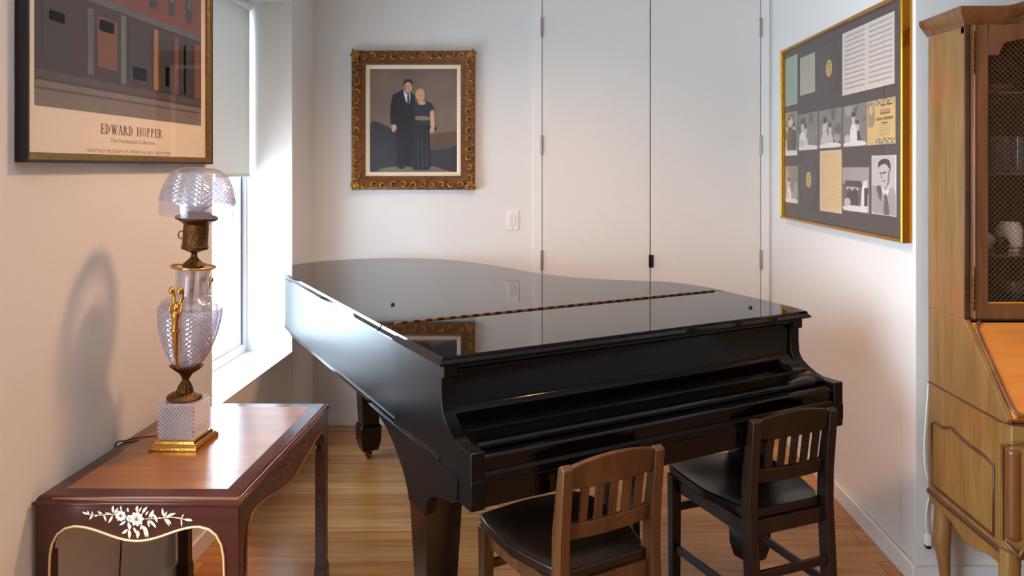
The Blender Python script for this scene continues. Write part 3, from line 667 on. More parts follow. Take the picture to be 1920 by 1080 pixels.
# serif lettering drawn from strokes
def glyph(ch):
    T_, t_ = .17, .07
    def vs(x, w=T_): return [('b', x-w/2, 0, x+w/2, 1), ('b', x-w/2-.07, 0, x+w/2+.07, .05), ('b', x-w/2-.07, .95, x+w/2+.07, 1)]
    def arc(cx, cy, rx, ry, a0, a1, th=T_): return [('a', cx, cy, rx, ry, a0, a1, th)]
    D = {'E': (.62, vs(.14)+[('b', .14, 0, .60, .05), ('b', .14, .95, .58, 1), ('b', .14, .49, .44, .54), ('b', .56, 0, .60, .22), ('b', .54, .78, .58, 1), ('b', .42, .40, .45, .62)]),
         'D': (.78, vs(.14)+arc(.14, .5, .52, .475, -90, 90)),
         'W': (1.05, [('l', .12, 1, .36, 0, T_), ('l', .36, 0, .54, 1, t_), ('l', .44, 1, .72, 0, T_), ('l', .72, 0, .94, 1, t_), ('b', 0, .95, .24, 1), ('b', .36, .95, .62, 1), ('b', .82, .95, 1.04, 1)]),
         'A': (.82, [('l', .10, 0, .40, 1, t_), ('l', .40, 1, .70, 0, T_), ('b', .2, .30, .58, .36), ('b', 0, 0, .22, .05), ('b', .56, 0, .82, .05)]),
         'R': (.80, vs(.14)+arc(.16, .74, .36, .235, -90, 90)+[('l', .34, .5, .68, 0, T_*.9), ('b', .60, 0, .80, .05)]),
         'P': (.68, vs(.14)+arc(.16, .73, .38, .245, -90, 90)),
         'H': (.86, vs(.14)+vs(.70)+[('b', .14, .48, .70, .54)]),
         'O': (.86, arc(.41, .5, .34, .46, 0, 360, .14)), ' ': (.5, [])}
    return D[ch]
def text_strokes(q, s, x0, x1, z0, hgt, y, mi=0):
    tot = sum(glyph(c)[0]+.10 for c in s); sx = (x1-x0)/tot; x = x0
    for c in s:
        wd, G = glyph(c)
        for g in G:
            if g[0] == 'b': q.box(x+g[1]*sx, x+g[3]*sx, y-.0006, y, z0+g[2]*hgt, z0+g[4]*hgt, mi)
            elif g[0] == 'l':
                _, a, b1, c1, d1, th = g; q.prism([(x+(a-th/2)*sx, z0+b1*hgt), (x+(a+th/2)*sx, z0+b1*hgt), (x+(c1+th/2)*sx, z0+d1*hgt), (x+(c1-th/2)*sx, z0+d1*hgt)], 'y', y-.0006, y, mi)
            else:
                _, cx, cy, rx, ry, a0, a1, th = g; N = 20
                for k in range(N):
                    A, B = math.radians(a0+(a1-a0)*k/N), math.radians(a0+(a1-a0)*(k+1)/N)
                    def pt(t, inner):
                        tt_ = th*abs(math.cos(t))+.05*(1-abs(math.cos(t))) if inner else 0
                        return (x+(cx+(rx-(tt_ if inner else 0))*math.cos(t))*sx, z0+(cy+(ry-(.055 if inner else 0))*math.sin(t))*hgt)
                    q.prism([pt(A, 0), pt(B, 0), pt(B, 1), pt(A, 1)], 'y', y-.0006, y, mi)
        x += (wd+.10)*sx
M_ink = mat('poster_ink', (122, 88, 66), .6); M_ink2 = mat('poster_light_ink', (160, 124, 100), .6)
q = MB(); xa, za = pp(189, 250); xb, zb_ = pp(305, 257); hh = .042
zt = (pp(189, 231)[1]+pp(189, 249)[1])/2
xm = xa+(xb-xa)*.512; lz, lh = pp(189, 250)[1], pp(189, 231.5)[1]-pp(189, 250)[1]
text_strokes(q, 'EDWARD', xa, xa+(xb-xa)*.495, lz, lh, -.0141); q.build('lettering', M_ink, sheet)
q = MB(); text_strokes(q, 'HOPPER', xa+(xb-xa)*.545, xb, lz, lh, -.0141); q.build('lettering', M_ink, sheet)
def font_text(s, name, x0, x1, z, m, parent, y=-.0141, size=.02, spacing=1.0, rot=(PI/2, 0, 0)):
    cu = bpy.data.curves.new(name, 'FONT'); cu.body = s; cu.size = size; cu.extrude = .0003; cu.resolution_u = 2; cu.space_character = spacing
    ob = bpy.data.objects.new(name, cu); COL.objects.link(ob)
    me = bpy.data.meshes.new_from_object(ob.evaluated_get(bpy.context.evaluated_depsgraph_get()))
    bpy.data.objects.remove(ob)
    xs = [v.co.x for v in me.vertices]; k = (x1-x0)/(max(xs)-min(xs)); mn = min(xs)
    for v in me.vertices: v.co.x = (v.co.x-mn)*k
    me.materials.clear(); me.materials.append(m)
    o = bpy.data.objects.new(name, me); COL.objects.link(o); o.parent = parent; o.location = (x0, y, z); o.rotation_euler = rot
    return o
bpy.context.view_layer.update()
font_text('The Permanent Collection', 'lettering', pp(207, 0)[0], pp(290, 0)[0], (pp(207, 267)[1]+pp(290, 272)[1])/2, M_ink2, sheet, size=.020)
font_text('WHITNEY MUSEUM OF AMERICAN ART, NEW YORK', 'lettering', pp(163, 0)[0], pp(320, 0)[0], (pp(163, 285)[1]+pp(320, 291)[1])/2, M_ink2, sheet, size=.016)
b = MB(); b.box(-pw/2+.022, pw/2-.022, -.0205, -.0190, -ph/2+.022, ph/2-.022); b.build('glazing', thin_glass('picture_glass', refl=.45), poster)

# ================================================================== PORTRAIT on the back wall
qx0, qz1 = back_point(659, 95, YB-.03); qx1, qz0 = back_point(890, 356, YB-.03)
port = tag(empty('framed_portrait', ((qx0+qx1)/2, YB, (qz0+qz1)/2)), 'painted portrait of a standing couple in a carved gilt frame', 'painting')
ow, oh = qx1-qx0, qz1-qz0; K = ow/231.0
M_cg = mat('carved_gilt_shaded', (112, 70, 30), .42, .5, bump=.35, bscale=60, var=.45, vscale=26)  # darker gilt, shade of the carved recesses put into the colour
iw, ih = 176*K, 206*K; bw = (ow-iw)/2; bh = (oh-ih)/2
b = MB(); prof = [(0, .003), (0, .016), (.003, .020), (.012, .022), (.018, .026), (.03, .027), (.05, .036), (.06, .042), (.070, .044), (bw-.004, .040), (bw, .030), (bw, .003)]
b.sweep_frame(prof, ow-2*bw, oh-2*bw)
fr = b.build('carved_frame', M_cg, port, smooth=40)
b = MB(); rnd = random.Random(8)
def swirl(cx, cz, r, a0, s, y0=-.046):
    P = []
    for k in range(11):
        t = k/10; a = a0+s*t*4.4; rr2 = r*(1-.72*t); P.append((cx+rr2*math.cos(a), y0-.003*math.sin(PI*t), cz+rr2*math.sin(a)))
    b.tube(P, [.003+.0048*math.sin(PI*min(1, .15+.8*k/10)) for k in range(11)], 7)
for s in (-1, 1):
    nn = 13
    for k in range(nn):
        t = -1+2*k/(nn-1)
        swirl(t*(ow/2-.02), s*(oh/2-.030), .021, rnd.uniform(0, 6), s if k % 2 else -s)
        b.ball((t*(ow/2-.02)+.02, -.040, s*(oh/2-.012)), (.011, .008, .007), 8)
    nn = 15
    for k in range(nn):
        t = -1+2*k/(nn-1)
        swirl(s*(ow/2-.030), t*(oh/2-.02), .021, rnd.uniform(0, 6), s if k % 2 else -s)
        b.ball((s*(ow/2-.010), -.039, t*(oh/2-.02)+.02), (.007, .008, .012), 8)
    for s2 in (-1, 1):
        b.ball((s*(ow/2-.026), -.043, s2*(oh/2-.026)), (.022, .012, .022), 12)
        for a in range(0, 360, 60): b.ball((s*(ow/2-.026)+.022*math.cos(math.radians(a)), -.047, s2*(oh/2-.026)+.022*math.sin(math.radians(a))), (.009, .006, .009), 8)
for s in (-1, 1):
    for k in range(46):
        t = -1+2*k/45
        b.ball((t*(ow/2-bw+.006), -.041, s*(oh/2-bw+.008)), .0045, 6)
        b.ball((s*(ow/2-bw+.008), -.041, t*(oh/2-bw+.006)), .0045, 6)
b.build('scrollwork', mat('scroll_gilt_lit', (158, 108, 50), .36, .6, bump=.3, bscale=90, var=.35, vscale=40), fr, smooth=60)  # lighter gilt, highlights on the raised scrolls put into the colour
b = MB(); b.sweep_frame([(-.019, .010), (-.019, .016), (-.012, .020), (.004, .022), (.004, .010)], ow-2*bw, oh-2*bw); b.build('liner', mat('cream_liner', (232, 214, 188), .6), port)
def cp(x, y):                                         # portrait crop px (5.4 per photo px, origin 730,130)
    X, Z = back_point(730+x/5.4, 130+y/5.4, YB-.016); return X-(qx0+qx1)/2, Z-(qz0+qz1)/2
PM = [mat('canvas_brown', (116, 96, 82), .5, var=.35, vscale=5), mat('paint_black_suit', (26, 25, 27), .5), mat('paint_navy', (44, 46, 56), .5, var=.2, vscale=30), mat('paint_skin', (202, 152, 122), .5),
      mat('paint_white_shirt', (214, 208, 206), .5), mat('paint_dark_hair', (44, 32, 28), .5), mat('paint_blond_hair', (186, 150, 106), .5), mat('paint_tie', (58, 56, 84), .5), mat('paint_sash', (128, 110, 90), .5), mat('canvas_shadow', (48, 48, 52), .5, var=.3, vscale=9), mat('paint_skin_shade', (160, 104, 82), .5), mat('canvas_light_brown', (119, 99, 85), .5, var=.34, vscale=5), mat('paint_fold', (60, 62, 68), .5), mat('canvas_umber', (92, 70, 54), .5, var=.2, vscale=8), mat('canvas_floor', (112, 98, 84), .5, var=.2, vscale=12), mat('paint_black_skirt', (30, 31, 36), .5)]
b = MB(); cw, chh = 164*K, 196*K
b.box(-cw/2-.002, cw/2+.002, -.014, -.004, -chh/2-.004, chh/2+.004, 0)
lay2 = [0]
def paint(P, mi, sm=True):
    lay2[0] += 1; P = [cp(*p) for p in P]
    P = [(max(-cw/2, min(cw/2, x)), max(-chh/2, min(chh/2, z))) for x, z in P]
    if sm: P = [(p[0], p[1]) for p in smoothpts([(x, z, 0) for x, z in P], 4, True)]
    P = [(max(-cw/2, min(cw/2, x)), max(-chh/2, min(chh/2, z))) for x, z in P]
    b.prism(P, 'y', -.0142-.00011*lay2[0], -.0141, mi)
def ell(cx, cy, rx, ry, mi, a=0):
    paint([(cx+rx*math.cos(t)*math.cos(a)-ry*math.sin(t)*math.sin(a), cy+rx*math.cos(t)*math.sin(a)+ry*math.sin(t)*math.cos(a)) for t in [2*PI*i/16 for i in range(16)]], mi, False)
ell(500, 230, 200, 210, 11); ell(-20, 150, 150, 120, 11); ell(560, 480, 120, 190, 11, .2)
paint([(-250, 560), (-60, 560), (60, 640), (120, 800), (200, 1040), (-250, 1100)], 9); paint([(380, 800), (520, 800), (760, 720), (760, 1100), (380, 1100)], 9)
paint([(400, 680), (560, 640), (760, 640), (760, 760), (540, 810), (400, 800)], 13); paint([(-60, 1000), (120, 985), (420, 980), (560, 1020), (600, 1080), (-80, 1080)], 14)
# man
paint([(70, 600), (215, 600), (235, 800), (225, 970), (150, 975), (75, 980), (70, 800)], 1); ell(122, 992, 34, 18, 1); ell(200, 975, 34, 14, 1)
paint([(140, 205), (80, 235), (35, 262), (12, 380), (8, 470), (22, 560), (66, 560), (70, 615), (120, 625), (225, 615), (250, 560), (262, 420), (262, 330), (250, 262), (215, 235)], 1)
paint([(146, 208), (170, 245), (205, 243), (213, 260), (208, 340), (192, 352), (168, 320), (150, 262)], 4); paint([(184, 245), (198, 243), (206, 300), (204, 345), (195, 356), (184, 340), (180, 300)], 7)
ell(190, 185, 40, 55, 3); paint([(148, 180), (144, 130), (165, 103), (195, 98), (225, 108), (236, 135), (232, 170), (222, 138), (190, 128), (162, 140), (156, 160)], 5)
for (x, y) in ((176, 168), (208, 170)): ell(x, y, 9, 3.5, 5)
ell(196, 192, 5, 9, 10); ell(196, 213, 13, 3, 10); ell(163, 195, 10, 28, 10)
ell(48, 592, 26, 36, 3); ell(35, 620, 8, 16, 3); ell(60, 618, 7, 14, 10)
paint([(150, 262), (130, 300), (175, 360), (190, 420), (186, 345), (165, 318)], 9)
# woman
paint([(235, 560), (400, 560), (408, 700), (412, 900), (405, 1010), (330, 1016), (235, 1008), (240, 900), (235, 720)], 15)
paint([(300, 330), (265, 345), (250, 400), (262, 480), (262, 560), (405, 560), (408, 480), (415, 430), (448, 415), (440, 370), (415, 340), (372, 325)], 2)
paint([(418, 425), (446, 418), (455, 480), (458, 560), (452, 600), (428, 600), (420, 560), (412, 490)], 3); ell(437, 612, 26, 24, 3); ell(466, 602, 12, 20, 1); ell(415, 635, 8, 12, 3)
paint([(268, 480), (330, 474), (408, 484), (408, 512), (330, 518), (268, 508)], 8)
ell(328, 340, 40, 22, 3); ell(315, 268, 42, 55, 3); paint([(272, 290), (265, 240), (285, 205), (320, 193), (350, 212), (360, 255), (352, 310), (345, 260), (325, 228), (295, 230), (280, 250)], 6)
for (x, y) in ((300, 262), (330, 260)): ell(x, y, 8, 3, 5)
ell(314, 278, 4, 8, 10); ell(316, 298, 11, 3.2, 10)
for x in (290, 335, 375): paint([(x-4, 610), (x+4, 610), (x+12, 990), (x-2, 990)], 12, False)
b.build('canvas', PM, port)

# ================================================================== LIGHT SWITCH
swx, swz = back_point(961.3, 413, YB)
sw = tag(empty('light_switch', (swx, YB, swz)), 'cream dimmer switch on the back wall beside the closet', 'light switch')
b = MB(); b.box(-.036, .036, -.006, 0, -.058, .058); b.build('switch_plate', M_white, sw, bevel=.003)
b = MB(); b.box(-.017, .017, -.0085, -.006, -.034, .034); rk = b.build('rocker', mat('switch_cream', (226, 214, 196), .35), sw, bevel=.0015)
b = MB(); b.box(.008, .015, -.011, -.0085, -.030, .030); b.build('dimmer_slide', M_white, rk, bevel=.001)
for z in (-.046, .046):
    b = MB(); b.lathe([(.003, 0), (.0025, .0012)], 10, T=Matrix.Translation((0, -.006, z)) @ Matrix.Rotation(PI/2, 4, 'X'))
    b.build('screw', M_steel, sw)

# ================================================================== MEMORABILIA DISPLAY on the right wall
SY0, SY1, SZ0, SZ1, SD = 2.925, 4.412, 1.245, 2.173, .040
disp = tag(empty('memorabilia_frame', (XR, (SY0+SY1)/2, (SZ0+SZ1)/2), -PI/2), 'gold framed display of photos, sheet music and records on the right wall', 'framed display')
dw, dh = SY1-SY0, SZ1-SZ0; M_gf = mat('polished_gold_frame', (206, 146, 52), .2, 1, bump=.05, bscale=40)
b = MB(); b.sweep_frame([(0, .002), (0, SD-.008), (.004, SD), (.012, SD), (.016, SD-.004), (.016, .002)], dw-.032, dh-.032); b.build('frame', M_gf, disp, bevel=.001)
b = MB(); b.box(-dw/2+.012, dw/2-.012, -.012, -.008, -dh/2+.012, dh/2-.012); mt = b.build('mat_board', mat('charcoal_mat', (72, 62, 58), .75), disp)
def dp(x, y):                                         # photo position -> local (x, z); local x runs towards the camera
    Y, Z = wall_point(x, y, XR-.013); return (SY0+SY1)/2-Y, Z-(SZ0+SZ1)/2
def rect(x0, x1, yt0, yt1, yb0, yb1):
    a, t0 = dp(x0, yt0); c, t1 = dp(x1, yt1); _, e0 = dp(x0, yb0); _, e1 = dp(x1, yb1)
    return a, c, (e0+e1)/2, (t0+t1)/2
G = [mat('photo_%d' % v, (v, v-8, v-14), .4) for v in (52, 88, 122, 156, 190, 222)]
def sheet_part(name, r, mats, fill, label=None, base_mi=0):
    q = MB(); x0, x1, z0, z1 = r; q.box(x0, x1, -.0135, -.0120, z0, z1, base_mi); fill(q, x0, x1, z0, z1)
    o = q.build(name, mats, mt)
    if label: o['label'] = label
    return o
def photo_fill(seed, dark=.5, white=0):
    def f(q, x0, x1, z0, z1):
        r = random.Random(seed); k = [0]
        W_, H_ = x1-x0, z1-z0; z0b = z0+H_*white
        def el(cx, cz, rx, rz, mi):
            k[0] += 1; P = [(max(x0+.002, min(x1-.002, cx+rx*math.cos(t))), max(z0b+.002, min(z1-.002, cz+rz*math.sin(t)))) for t in [2*PI*i/12 for i in range(12)]]
            q.prism(P, 'y', -.0136-.00004*k[0], -.0134, mi)
        k[0] += 1; q.box(x0+.002, x1-.002, -.0137, -.0134, z0b+.002, z1-.002, 2)
        for _ in range(7): el(r.uniform(x0, x1), r.uniform(z0b, z1), W_*r.uniform(.1, .3), H_*r.uniform(.1, .3), r.choice([1, 1, 2, 3]))
        for i in range(r.randint(2, 4)):               # small figures
            cx = x0+W_*r.uniform(.2, .85); cz = z0b+H_*r.uniform(.35, .6); s = W_*r.uniform(.12, .18)
            el(cx, cz-s*2.0, s*1.2, s*2.0, r.choice([0, 4, 5, 0])); el(cx, cz+s*.5, s*.55, s*.75, 4); el(cx, cz+s*1.0, s*.55, s*.35, 0)
        el(x0+W_*.5, z0b+H_*.06, W_*.5, H_*.08, 5); el(x0+W_*.2, z0b+H_*.2, W_*.13, H_*.1, 4)
    return f
def lines_fill(rows, m1, jag=0, cols_=1, seed=1, head=0):
    def f(q, x0, x1, z0, z1):
        r = random.Random(seed); W_, H_ = x1-x0, z1-z0
        for c in range(cols_):
            a = x0+W_*(c/cols_)+W_*.05; e = x0+W_*((c+1)/cols_)-W_*.03
            for k in range(rows):
                z = z1-H_*(.06+head+(.90-head)*k/rows)
                for s in range(4 if jag else 1): q.box(a, e, -.0138, -.0135, z-s*H_*.008, z-s*H_*.008+H_*.002, m1)
                if jag:
                    for t in range(26):
                        x = a+(e-a)*(t+.5)/26+r.uniform(-.001, .001); zz = z-r.uniform(0, .024)*H_
                        q.box(x, x+W_*.006, -.0139, -.0135, zz-H_*.010, zz+H_*.004, m1)
                        if r.random() < .6: q.box(x-W_*.003, x+W_*.006, -.0139, -.0135, zz-H_*.012, zz-H_*.007, m1)
                else:
                    x = a
                    while x < e-.004:
                        wd = r.uniform(.003, .012)
                        q.box(x, min(e, x+wd), -.0139, -.0135, z+H_*.004, z+H_*.012, m1); x += wd+.003
    return f
sheet_part('lyric_sheet', rect(1470.5, 1495, 111.5, 102, 201, 194), [mat('green_paper', (150, 172, 150), .6), mat('faint_green_ink', (118, 136, 118), .6)], lines_fill(20, 1, seed=3), 'pale green printed sheet')
sheet_part('lyric_sheet', rect(1500.5, 1528, 109, 98, 179.5, 172), [mat('pink_paper', (176, 168, 148), .6), mat('faint_ink', (146, 132, 118), .6)], lines_fill(16, 1, seed=4), 'grey-pink printed sheet')
sheet_part('sheet_music', rect(1579.5, 1677, 63, 21.5, 179.5, 157), [mat('music_paper', (208, 194, 182), .6), mat('music_ink', (140, 126, 120), .6)], lines_fill(12, 1, 1, 2, seed=5), 'open two-page sheet of handwritten music')
sheet_part('photograph', rect(1471.5, 1494.5, 213, 209, 293.5, 290), G, lambda q, x0, x1, z0, z1: (photo_fill(11, white=.10)(q, x0, x1, z0, z1), q.prism([(x0+.2*(x1-x0), z0+.12*(z1-z0)), (x0+.15*(x1-x0), z0+.5*(z1-z0)), (x0+.45*(x1-x0), z0+.66*(z1-z0)), (x0+.95*(x1-x0), z0+.55*(z1-z0)), (x0+.95*(x1-x0), z0+.12*(z1-z0))], 'y', -.0150, -.0134, 0), q.prism([(x0+(x1-x0)*(.55+.15*math.cos(t)), z0+(z1-z0)*(.76+.08*math.sin(t))) for t in [2*PI*i/12 for i in range(12)]], 'y', -.0151, -.0134, 4)), 'photo of a man in a dark suit', 5)
for i, r in enumerate(((1497, 1533.5, 216, 209, 283, 280), (1536, 1578, 209, 200.6, 279, 276), (1581, 1625.5, 200.6, 192, 276, 273))):
    sheet_part('photograph', rect(*r), G, photo_fill(20+i), None, 3)
def flyer(q, x0, x1, z0, z1):
    r = random.Random(2); W_, H_ = x1-x0, z1-z0
    for k in range(420):
        x = r.uniform(x0+.02*W_, x1-.03*W_); tb_ = r.random() < .5; z = r.uniform(z1-.15*H_, z1-.01*H_) if tb_ else r.uniform(z0+.01*H_, z0+.12*H_)
        if not tb_ and x < x0+.3*W_: continue
        q.box(x, x+.006*r.uniform(.5, 1.2), -.0139, -.0135, z, z+.004, r.choice([2, 3]))
    q.prism([(x0+.03*W_, z0+.40*H_), (x0+.03*W_, z1-.02*H_), (x0+.26*W_, z1-.05*H_), (x0+.30*W_, z0+.55*H_), (x0+.22*W_, z0+.42*H_)], 'y', -.0138, -.0135, 5)
    q.prism([(x0+W_*(.15+.08*math.cos(t)), z0+H_*(.78+.10*math.sin(t))) for t in [2*PI*i/14 for i in range(14)]], 'y', -.0140, -.0135, 0)
    for (a, e, z, h, mi) in ((.50, .68, .83, .055, 1), (.74, .90, .84, .05, 4), (.48, .84, .73, .035, 1), (.48, .84, .655, .06, 4), (.34, .56, .53, .07, 4), (.60, .92, .53, .07, 4), (.52, .76, .455, .035, 6)):
        x = x0+a*W_
        while x < x0+e*W_-.005: q.box(x, x+.0055, -.0139, -.0135, z0+z*H_, z0+(z+h)*H_, mi); q.box(x+.0025, x+.009, -.0139, -.0135, z0+(z+h*.4)*H_, z0+(z+h*.62)*H_, mi); x += .0085
    for z in (.42, .37, .33, .29, .24, .20): q.box(x0+.45*W_, x0+.82*W_, -.0139, -.0135, z0+z*H_, z0+(z+.008)*H_, 4)
sheet_part('flyer', rect(1626.3, 1679, 191, 180.6, 272.5, 269), [mat('flyer_yellow', (206, 172, 108), .6), mat('flyer_red', (172, 96, 78), .6), mat('flyer_dark', (110, 92, 72), .6), mat('flyer_light', (214, 200, 160), .6), mat('flyer_brown', (140, 96, 62), .6), mat('flyer_face', (150, 128, 98), .6), mat('flyer_purple', (104, 68, 78), .6)], flyer, 'yellow concert flyer with red lettering')
sheet_part('photograph', rect(1472, 1496.5, 312, 311, 379, 382), G, photo_fill(31), None, 3)
sheet_part('document', rect(1537.5, 1578, 282.6, 281, 395, 400.6), [mat('yellowed_paper', (214, 182, 134), .6), mat('document_ink', (196, 158, 100), .6)], lines_fill(22, 1, seed=9), 'yellowed typed page')
def crowd(q, x0, x1, z0, z1):
    photo_fill(41)(q, x0, x1, z0, z1); W_, H_ = x1-x0, z1-z0
    q.box(x0+.003, x1-.003, -.0152, -.0135, z0+.62*H_, z1-.003, 3); q.box(x0+.12*W_, x0+.75*W_, -.0153, -.0135, z0+.56*H_, z0+.70*H_, 0)
    q.prism([(x0+.72*W_, z0+.1*H_), (x0+.76*W_, z0+.52*H_), (x0+.82*W_, z0+.70*H_), (x0+.96*W_, z0+.72*H_), (x0+.98*W_, z0+.1*H_)], 'y', -.0154, -.0135, 5)
    q.box(x0+.85*W_, x0+.97*W_, -.0155, -.0135, z0+.15*H_, z0+.55*H_, 0)
    for k in range(6): q.prism([(x0+W_*(.1+.1*k+.04*math.cos(t)), z0+H_*(.50+.02*(k % 2)+.035*math.sin(t))) for t in [2*PI*i/10 for i in range(10)]], 'y', -.0155, -.0135, 4 if k % 2 else 1)
sheet_part('photograph', rect(1580, 1629.5, 314, 314, 395, 399), G, crowd, 'photo of a performer before a crowd', 4)
def headshot(q, x0, x1, z0, z1):
    W_, H_ = x1-x0, z1-z0; k = [0]
    def pg(P, mi, sm=True):
        k[0] += 1; P = [((p[0]-1360)/345, (p[1]-92)/868) for p in P]
        if sm: P = [(p[0], p[1]) for p in smoothpts([(a, c, 0) for a, c in P], 4, True)]
        P = [(x0+W_*min(.99, max(.01, a)), z1-H_*min(.99, max(.01, c))) for a, c in P]
        q.prism(P, 'y', -.0136-.00006*k[0], -.0134, mi)
    pg([(1362, 100), (1690, 95), (1695, 960), (1362, 940)], 4, False)
    pg([(1365, 560), (1430, 540), (1500, 520), (1600, 560), (1690, 600), (1702, 970), (1365, 930)], 3); pg([(1430, 560), (1490, 540), (1510, 620), (1495, 760), (1460, 680)], 1)
    pg([(1500, 540), (1560, 600), (1610, 545), (1600, 640), (1570, 690), (1530, 650)], 5); pg([(1550, 660), (1575, 655), (1600, 780), (1610, 940), (1540, 935), (1545, 780)], 1)
    pg([(1470, 230), (1520, 190), (1590, 200), (1625, 290), (1625, 400), (1605, 500), (1560, 560), (1510, 540), (1485, 450), (1468, 340)], 4)
    pg([(1458, 270), (1460, 200), (1500, 155), (1560, 140), (1610, 165), (1632, 240), (1628, 320), (1605, 270), (1560, 215), (1500, 235), (1475, 260)], 0)
    pg([(1478, 345), (1505, 335), (1505, 355), (1480, 362)], 0); pg([(1525, 340), (1570, 325), (1568, 345), (1530, 360)], 0); pg([(1500, 360), (1512, 362), (1510, 430), (1498, 430)], 2)
    pg([(1500, 475), (1540, 455), (1575, 445), (1545, 474)], 2); pg([(1600, 330), (1620, 330), (1612, 480), (1575, 545), (1592, 460)], 2)
sheet_part('photograph', rect(1634.5, 1680.5, 292, 290.6, 401, 406), G, headshot, 'portrait photo of a smiling dark-haired man in a tie', 5)
for (x, y) in ((1555, 128), (1516.7, 337)):
    cx, cz = dp(x, y); T = Matrix.Translation((cx, -.012, cz)) @ Matrix.Rotation(PI/2, 4, 'X')
    q = MB(); q.lathe([(.125, 0), (.126, .001), (.125, .002), (.045, .0022)], 64, T=T); rec = q.build('record', mat('shellac', (60, 52, 50), .5), mt, smooth=40)
    q = MB(); q.lathe([(.040, .0022), (.040, .0030)], 48, T=T); lb = q.build('record_label', mat('label_gold', (196, 160, 66), .5), rec, smooth=40)
    q = MB()
    for (a, e, z, h) in ((-.028, .028, .010, .0016), (-.012, .012, .018, .006), (-.020, .020, -.012, .0025), (-.016, .016, -.018, .0025), (-.010, .010, -.026, .002), (-.033, -.012, .002, .003), (.012, .033, .002, .003)):
        q.box(cx+a, cx+e, -.0153, -.0149, cz+z, cz+z+h)
    q.prism([(cx+.005*math.cos(t), cz+.005*math.sin(t)) for t in [2*PI*i/12 for i in range(12)]], 'y', -.0155, -.0149)
    q.build('label_print', mat('label_ink', (92, 74, 40), .5), rec)
b = MB(); b.box(-dw/2+.014, dw/2-.014, -.0300, -.0285, -dh/2+.014, dh/2-.014); b.build('glazing', bpy.data.materials['picture_glass'], disp)

# ================================================================== SECRETARY CABINET
CX0, CY1, CW = 1.402, 2.880, .96
CX1 = CX0+CW; YLF, YUF = 2.385, 2.635
W_cab = wood('fruitwood', (118, 86, 42), (146, 108, 56), .34, .15, 2, 10, 9, c3=(156, 88, 46))
W_cabf = wood('fruitwood_front', (96, 60, 30), (126, 80, 42), .32, .2, 2, 10, 9)
W_slant = wood('fruitwood_lit', (204, 120, 38), (224, 144, 54), .26, .3, 0, 8, 9)  # brighter copy of the fruitwood, lamplight on the slant put into the colour
W_cabd = wood('fruitwood_dark', (66, 42, 24), (86, 54, 30), .34, .15, 0, 10, 9)
cab = tag(empty('secretary_cabinet', (CX0, YUF, 0)), 'tall fruitwood secretary cabinet with wire-grille glass doors and slanted desk', 'cabinet')
lx = lambda x: x-CX0
ly = lambda y: y-YUF
yb, yl = ly(CY1), ly(YLF)
CH = .05                                              # rounded corner of the lower case
def sec(z, o=0):                                      # plan outline of the lower case at height z, front corners chamfered
    return [(0-o, yb, z), (0-o, yl+CH, z), (CH*.35, yl+.012-o*.6, z), (CH, yl-o, z), (CW-CH, yl-o, z), (CW-CH*.35, yl+.012-o*.6, z), (CW+o, yl+CH, z), (CW+o, yb, z)]
b = MB(); b.rings([sec(.352), sec(.748)]); lower = b.build('lower_case', W_cab, cab, bevel=.002)
b = MB(); b.rings([sec(.744, .001), sec(.747, .0025), sec(.750, .001)]); b.rings([sec(.344, .002), sec(.350, .006), sec(.358, .006), sec(.364, .002)]); b.build('moulding', W_cabd, lower)
b = MB()                                              # desk section with sloping front
zt_ = 1.020; side = [(yb, .750), (yl+.012, .750), (yl+.004, .764), (-.004, zt_), (yb, zt_)]
b.prism(side, 'x', 0, .018); b.prism(side, 'x', CW-.018, CW); b.prism([(yb, .750), (yl+.03, .750), (yl+.03, .764), (.0, zt_-.02), (yb, zt_)], 'x', .018, CW-.018); b.build('desk_case', W_cab, cab, bevel=.002)
def slope(t, off=0):                                  # point on the slant, t 0 bottom .. 1 top
    y = (yl+.006)+(-.002-(yl+.006))*t; z = .764+(zt_-.008-.764)*t; n_ = Vector((0, -(zt_-.76), -yl)).normalized()
    return y+n_.y*off, z+n_.z*off
def slab(x0, x1, t0, t1, o0, o1, mi=0, q=None):
    P = [slope(t0, o0), slope(t1, o0), slope(t1, o1), slope(t0, o1)]; q.prism(P, 'x', x0, x1, mi)
b = MB(); slab(.020, CW-.020, .0, .985, -.022, .006, 0, b); fallf = b.build('fall_front', W_slant, cab, bevel=.002)
b = MB(); R = []
pt2 = smoothpts([(.045, .985, 0), (.036, .955, 0), (.026, .91, 0), (.023, .82, 0), (.023, .5, 0), (.024, .14, 0), (.032, .05, 0), (.050, .025, 0), (.10, .02, 0), (CW-.10, .02, 0), (CW-.05, .025, 0), (CW-.032, .05, 0), (CW-.024, .14, 0), (CW-.023, .5, 0), (CW-.023, .82, 0), (CW-.036, .955, 0)], 5)
b.tube([(p[0], *slope(p[1], .007)) for p in pt2], .0068, 10); b.build('bead', W_cabf, fallf, smooth=60)
b = MB(); b.tube([(.36+.0, *slope(.80, .008)), (.36, *slope(.80, .018))], .004, 8); b.ball((.36, *slope(.80, .02)), .009, 10); b.build('knob', M_brass, fallf, smooth=60)
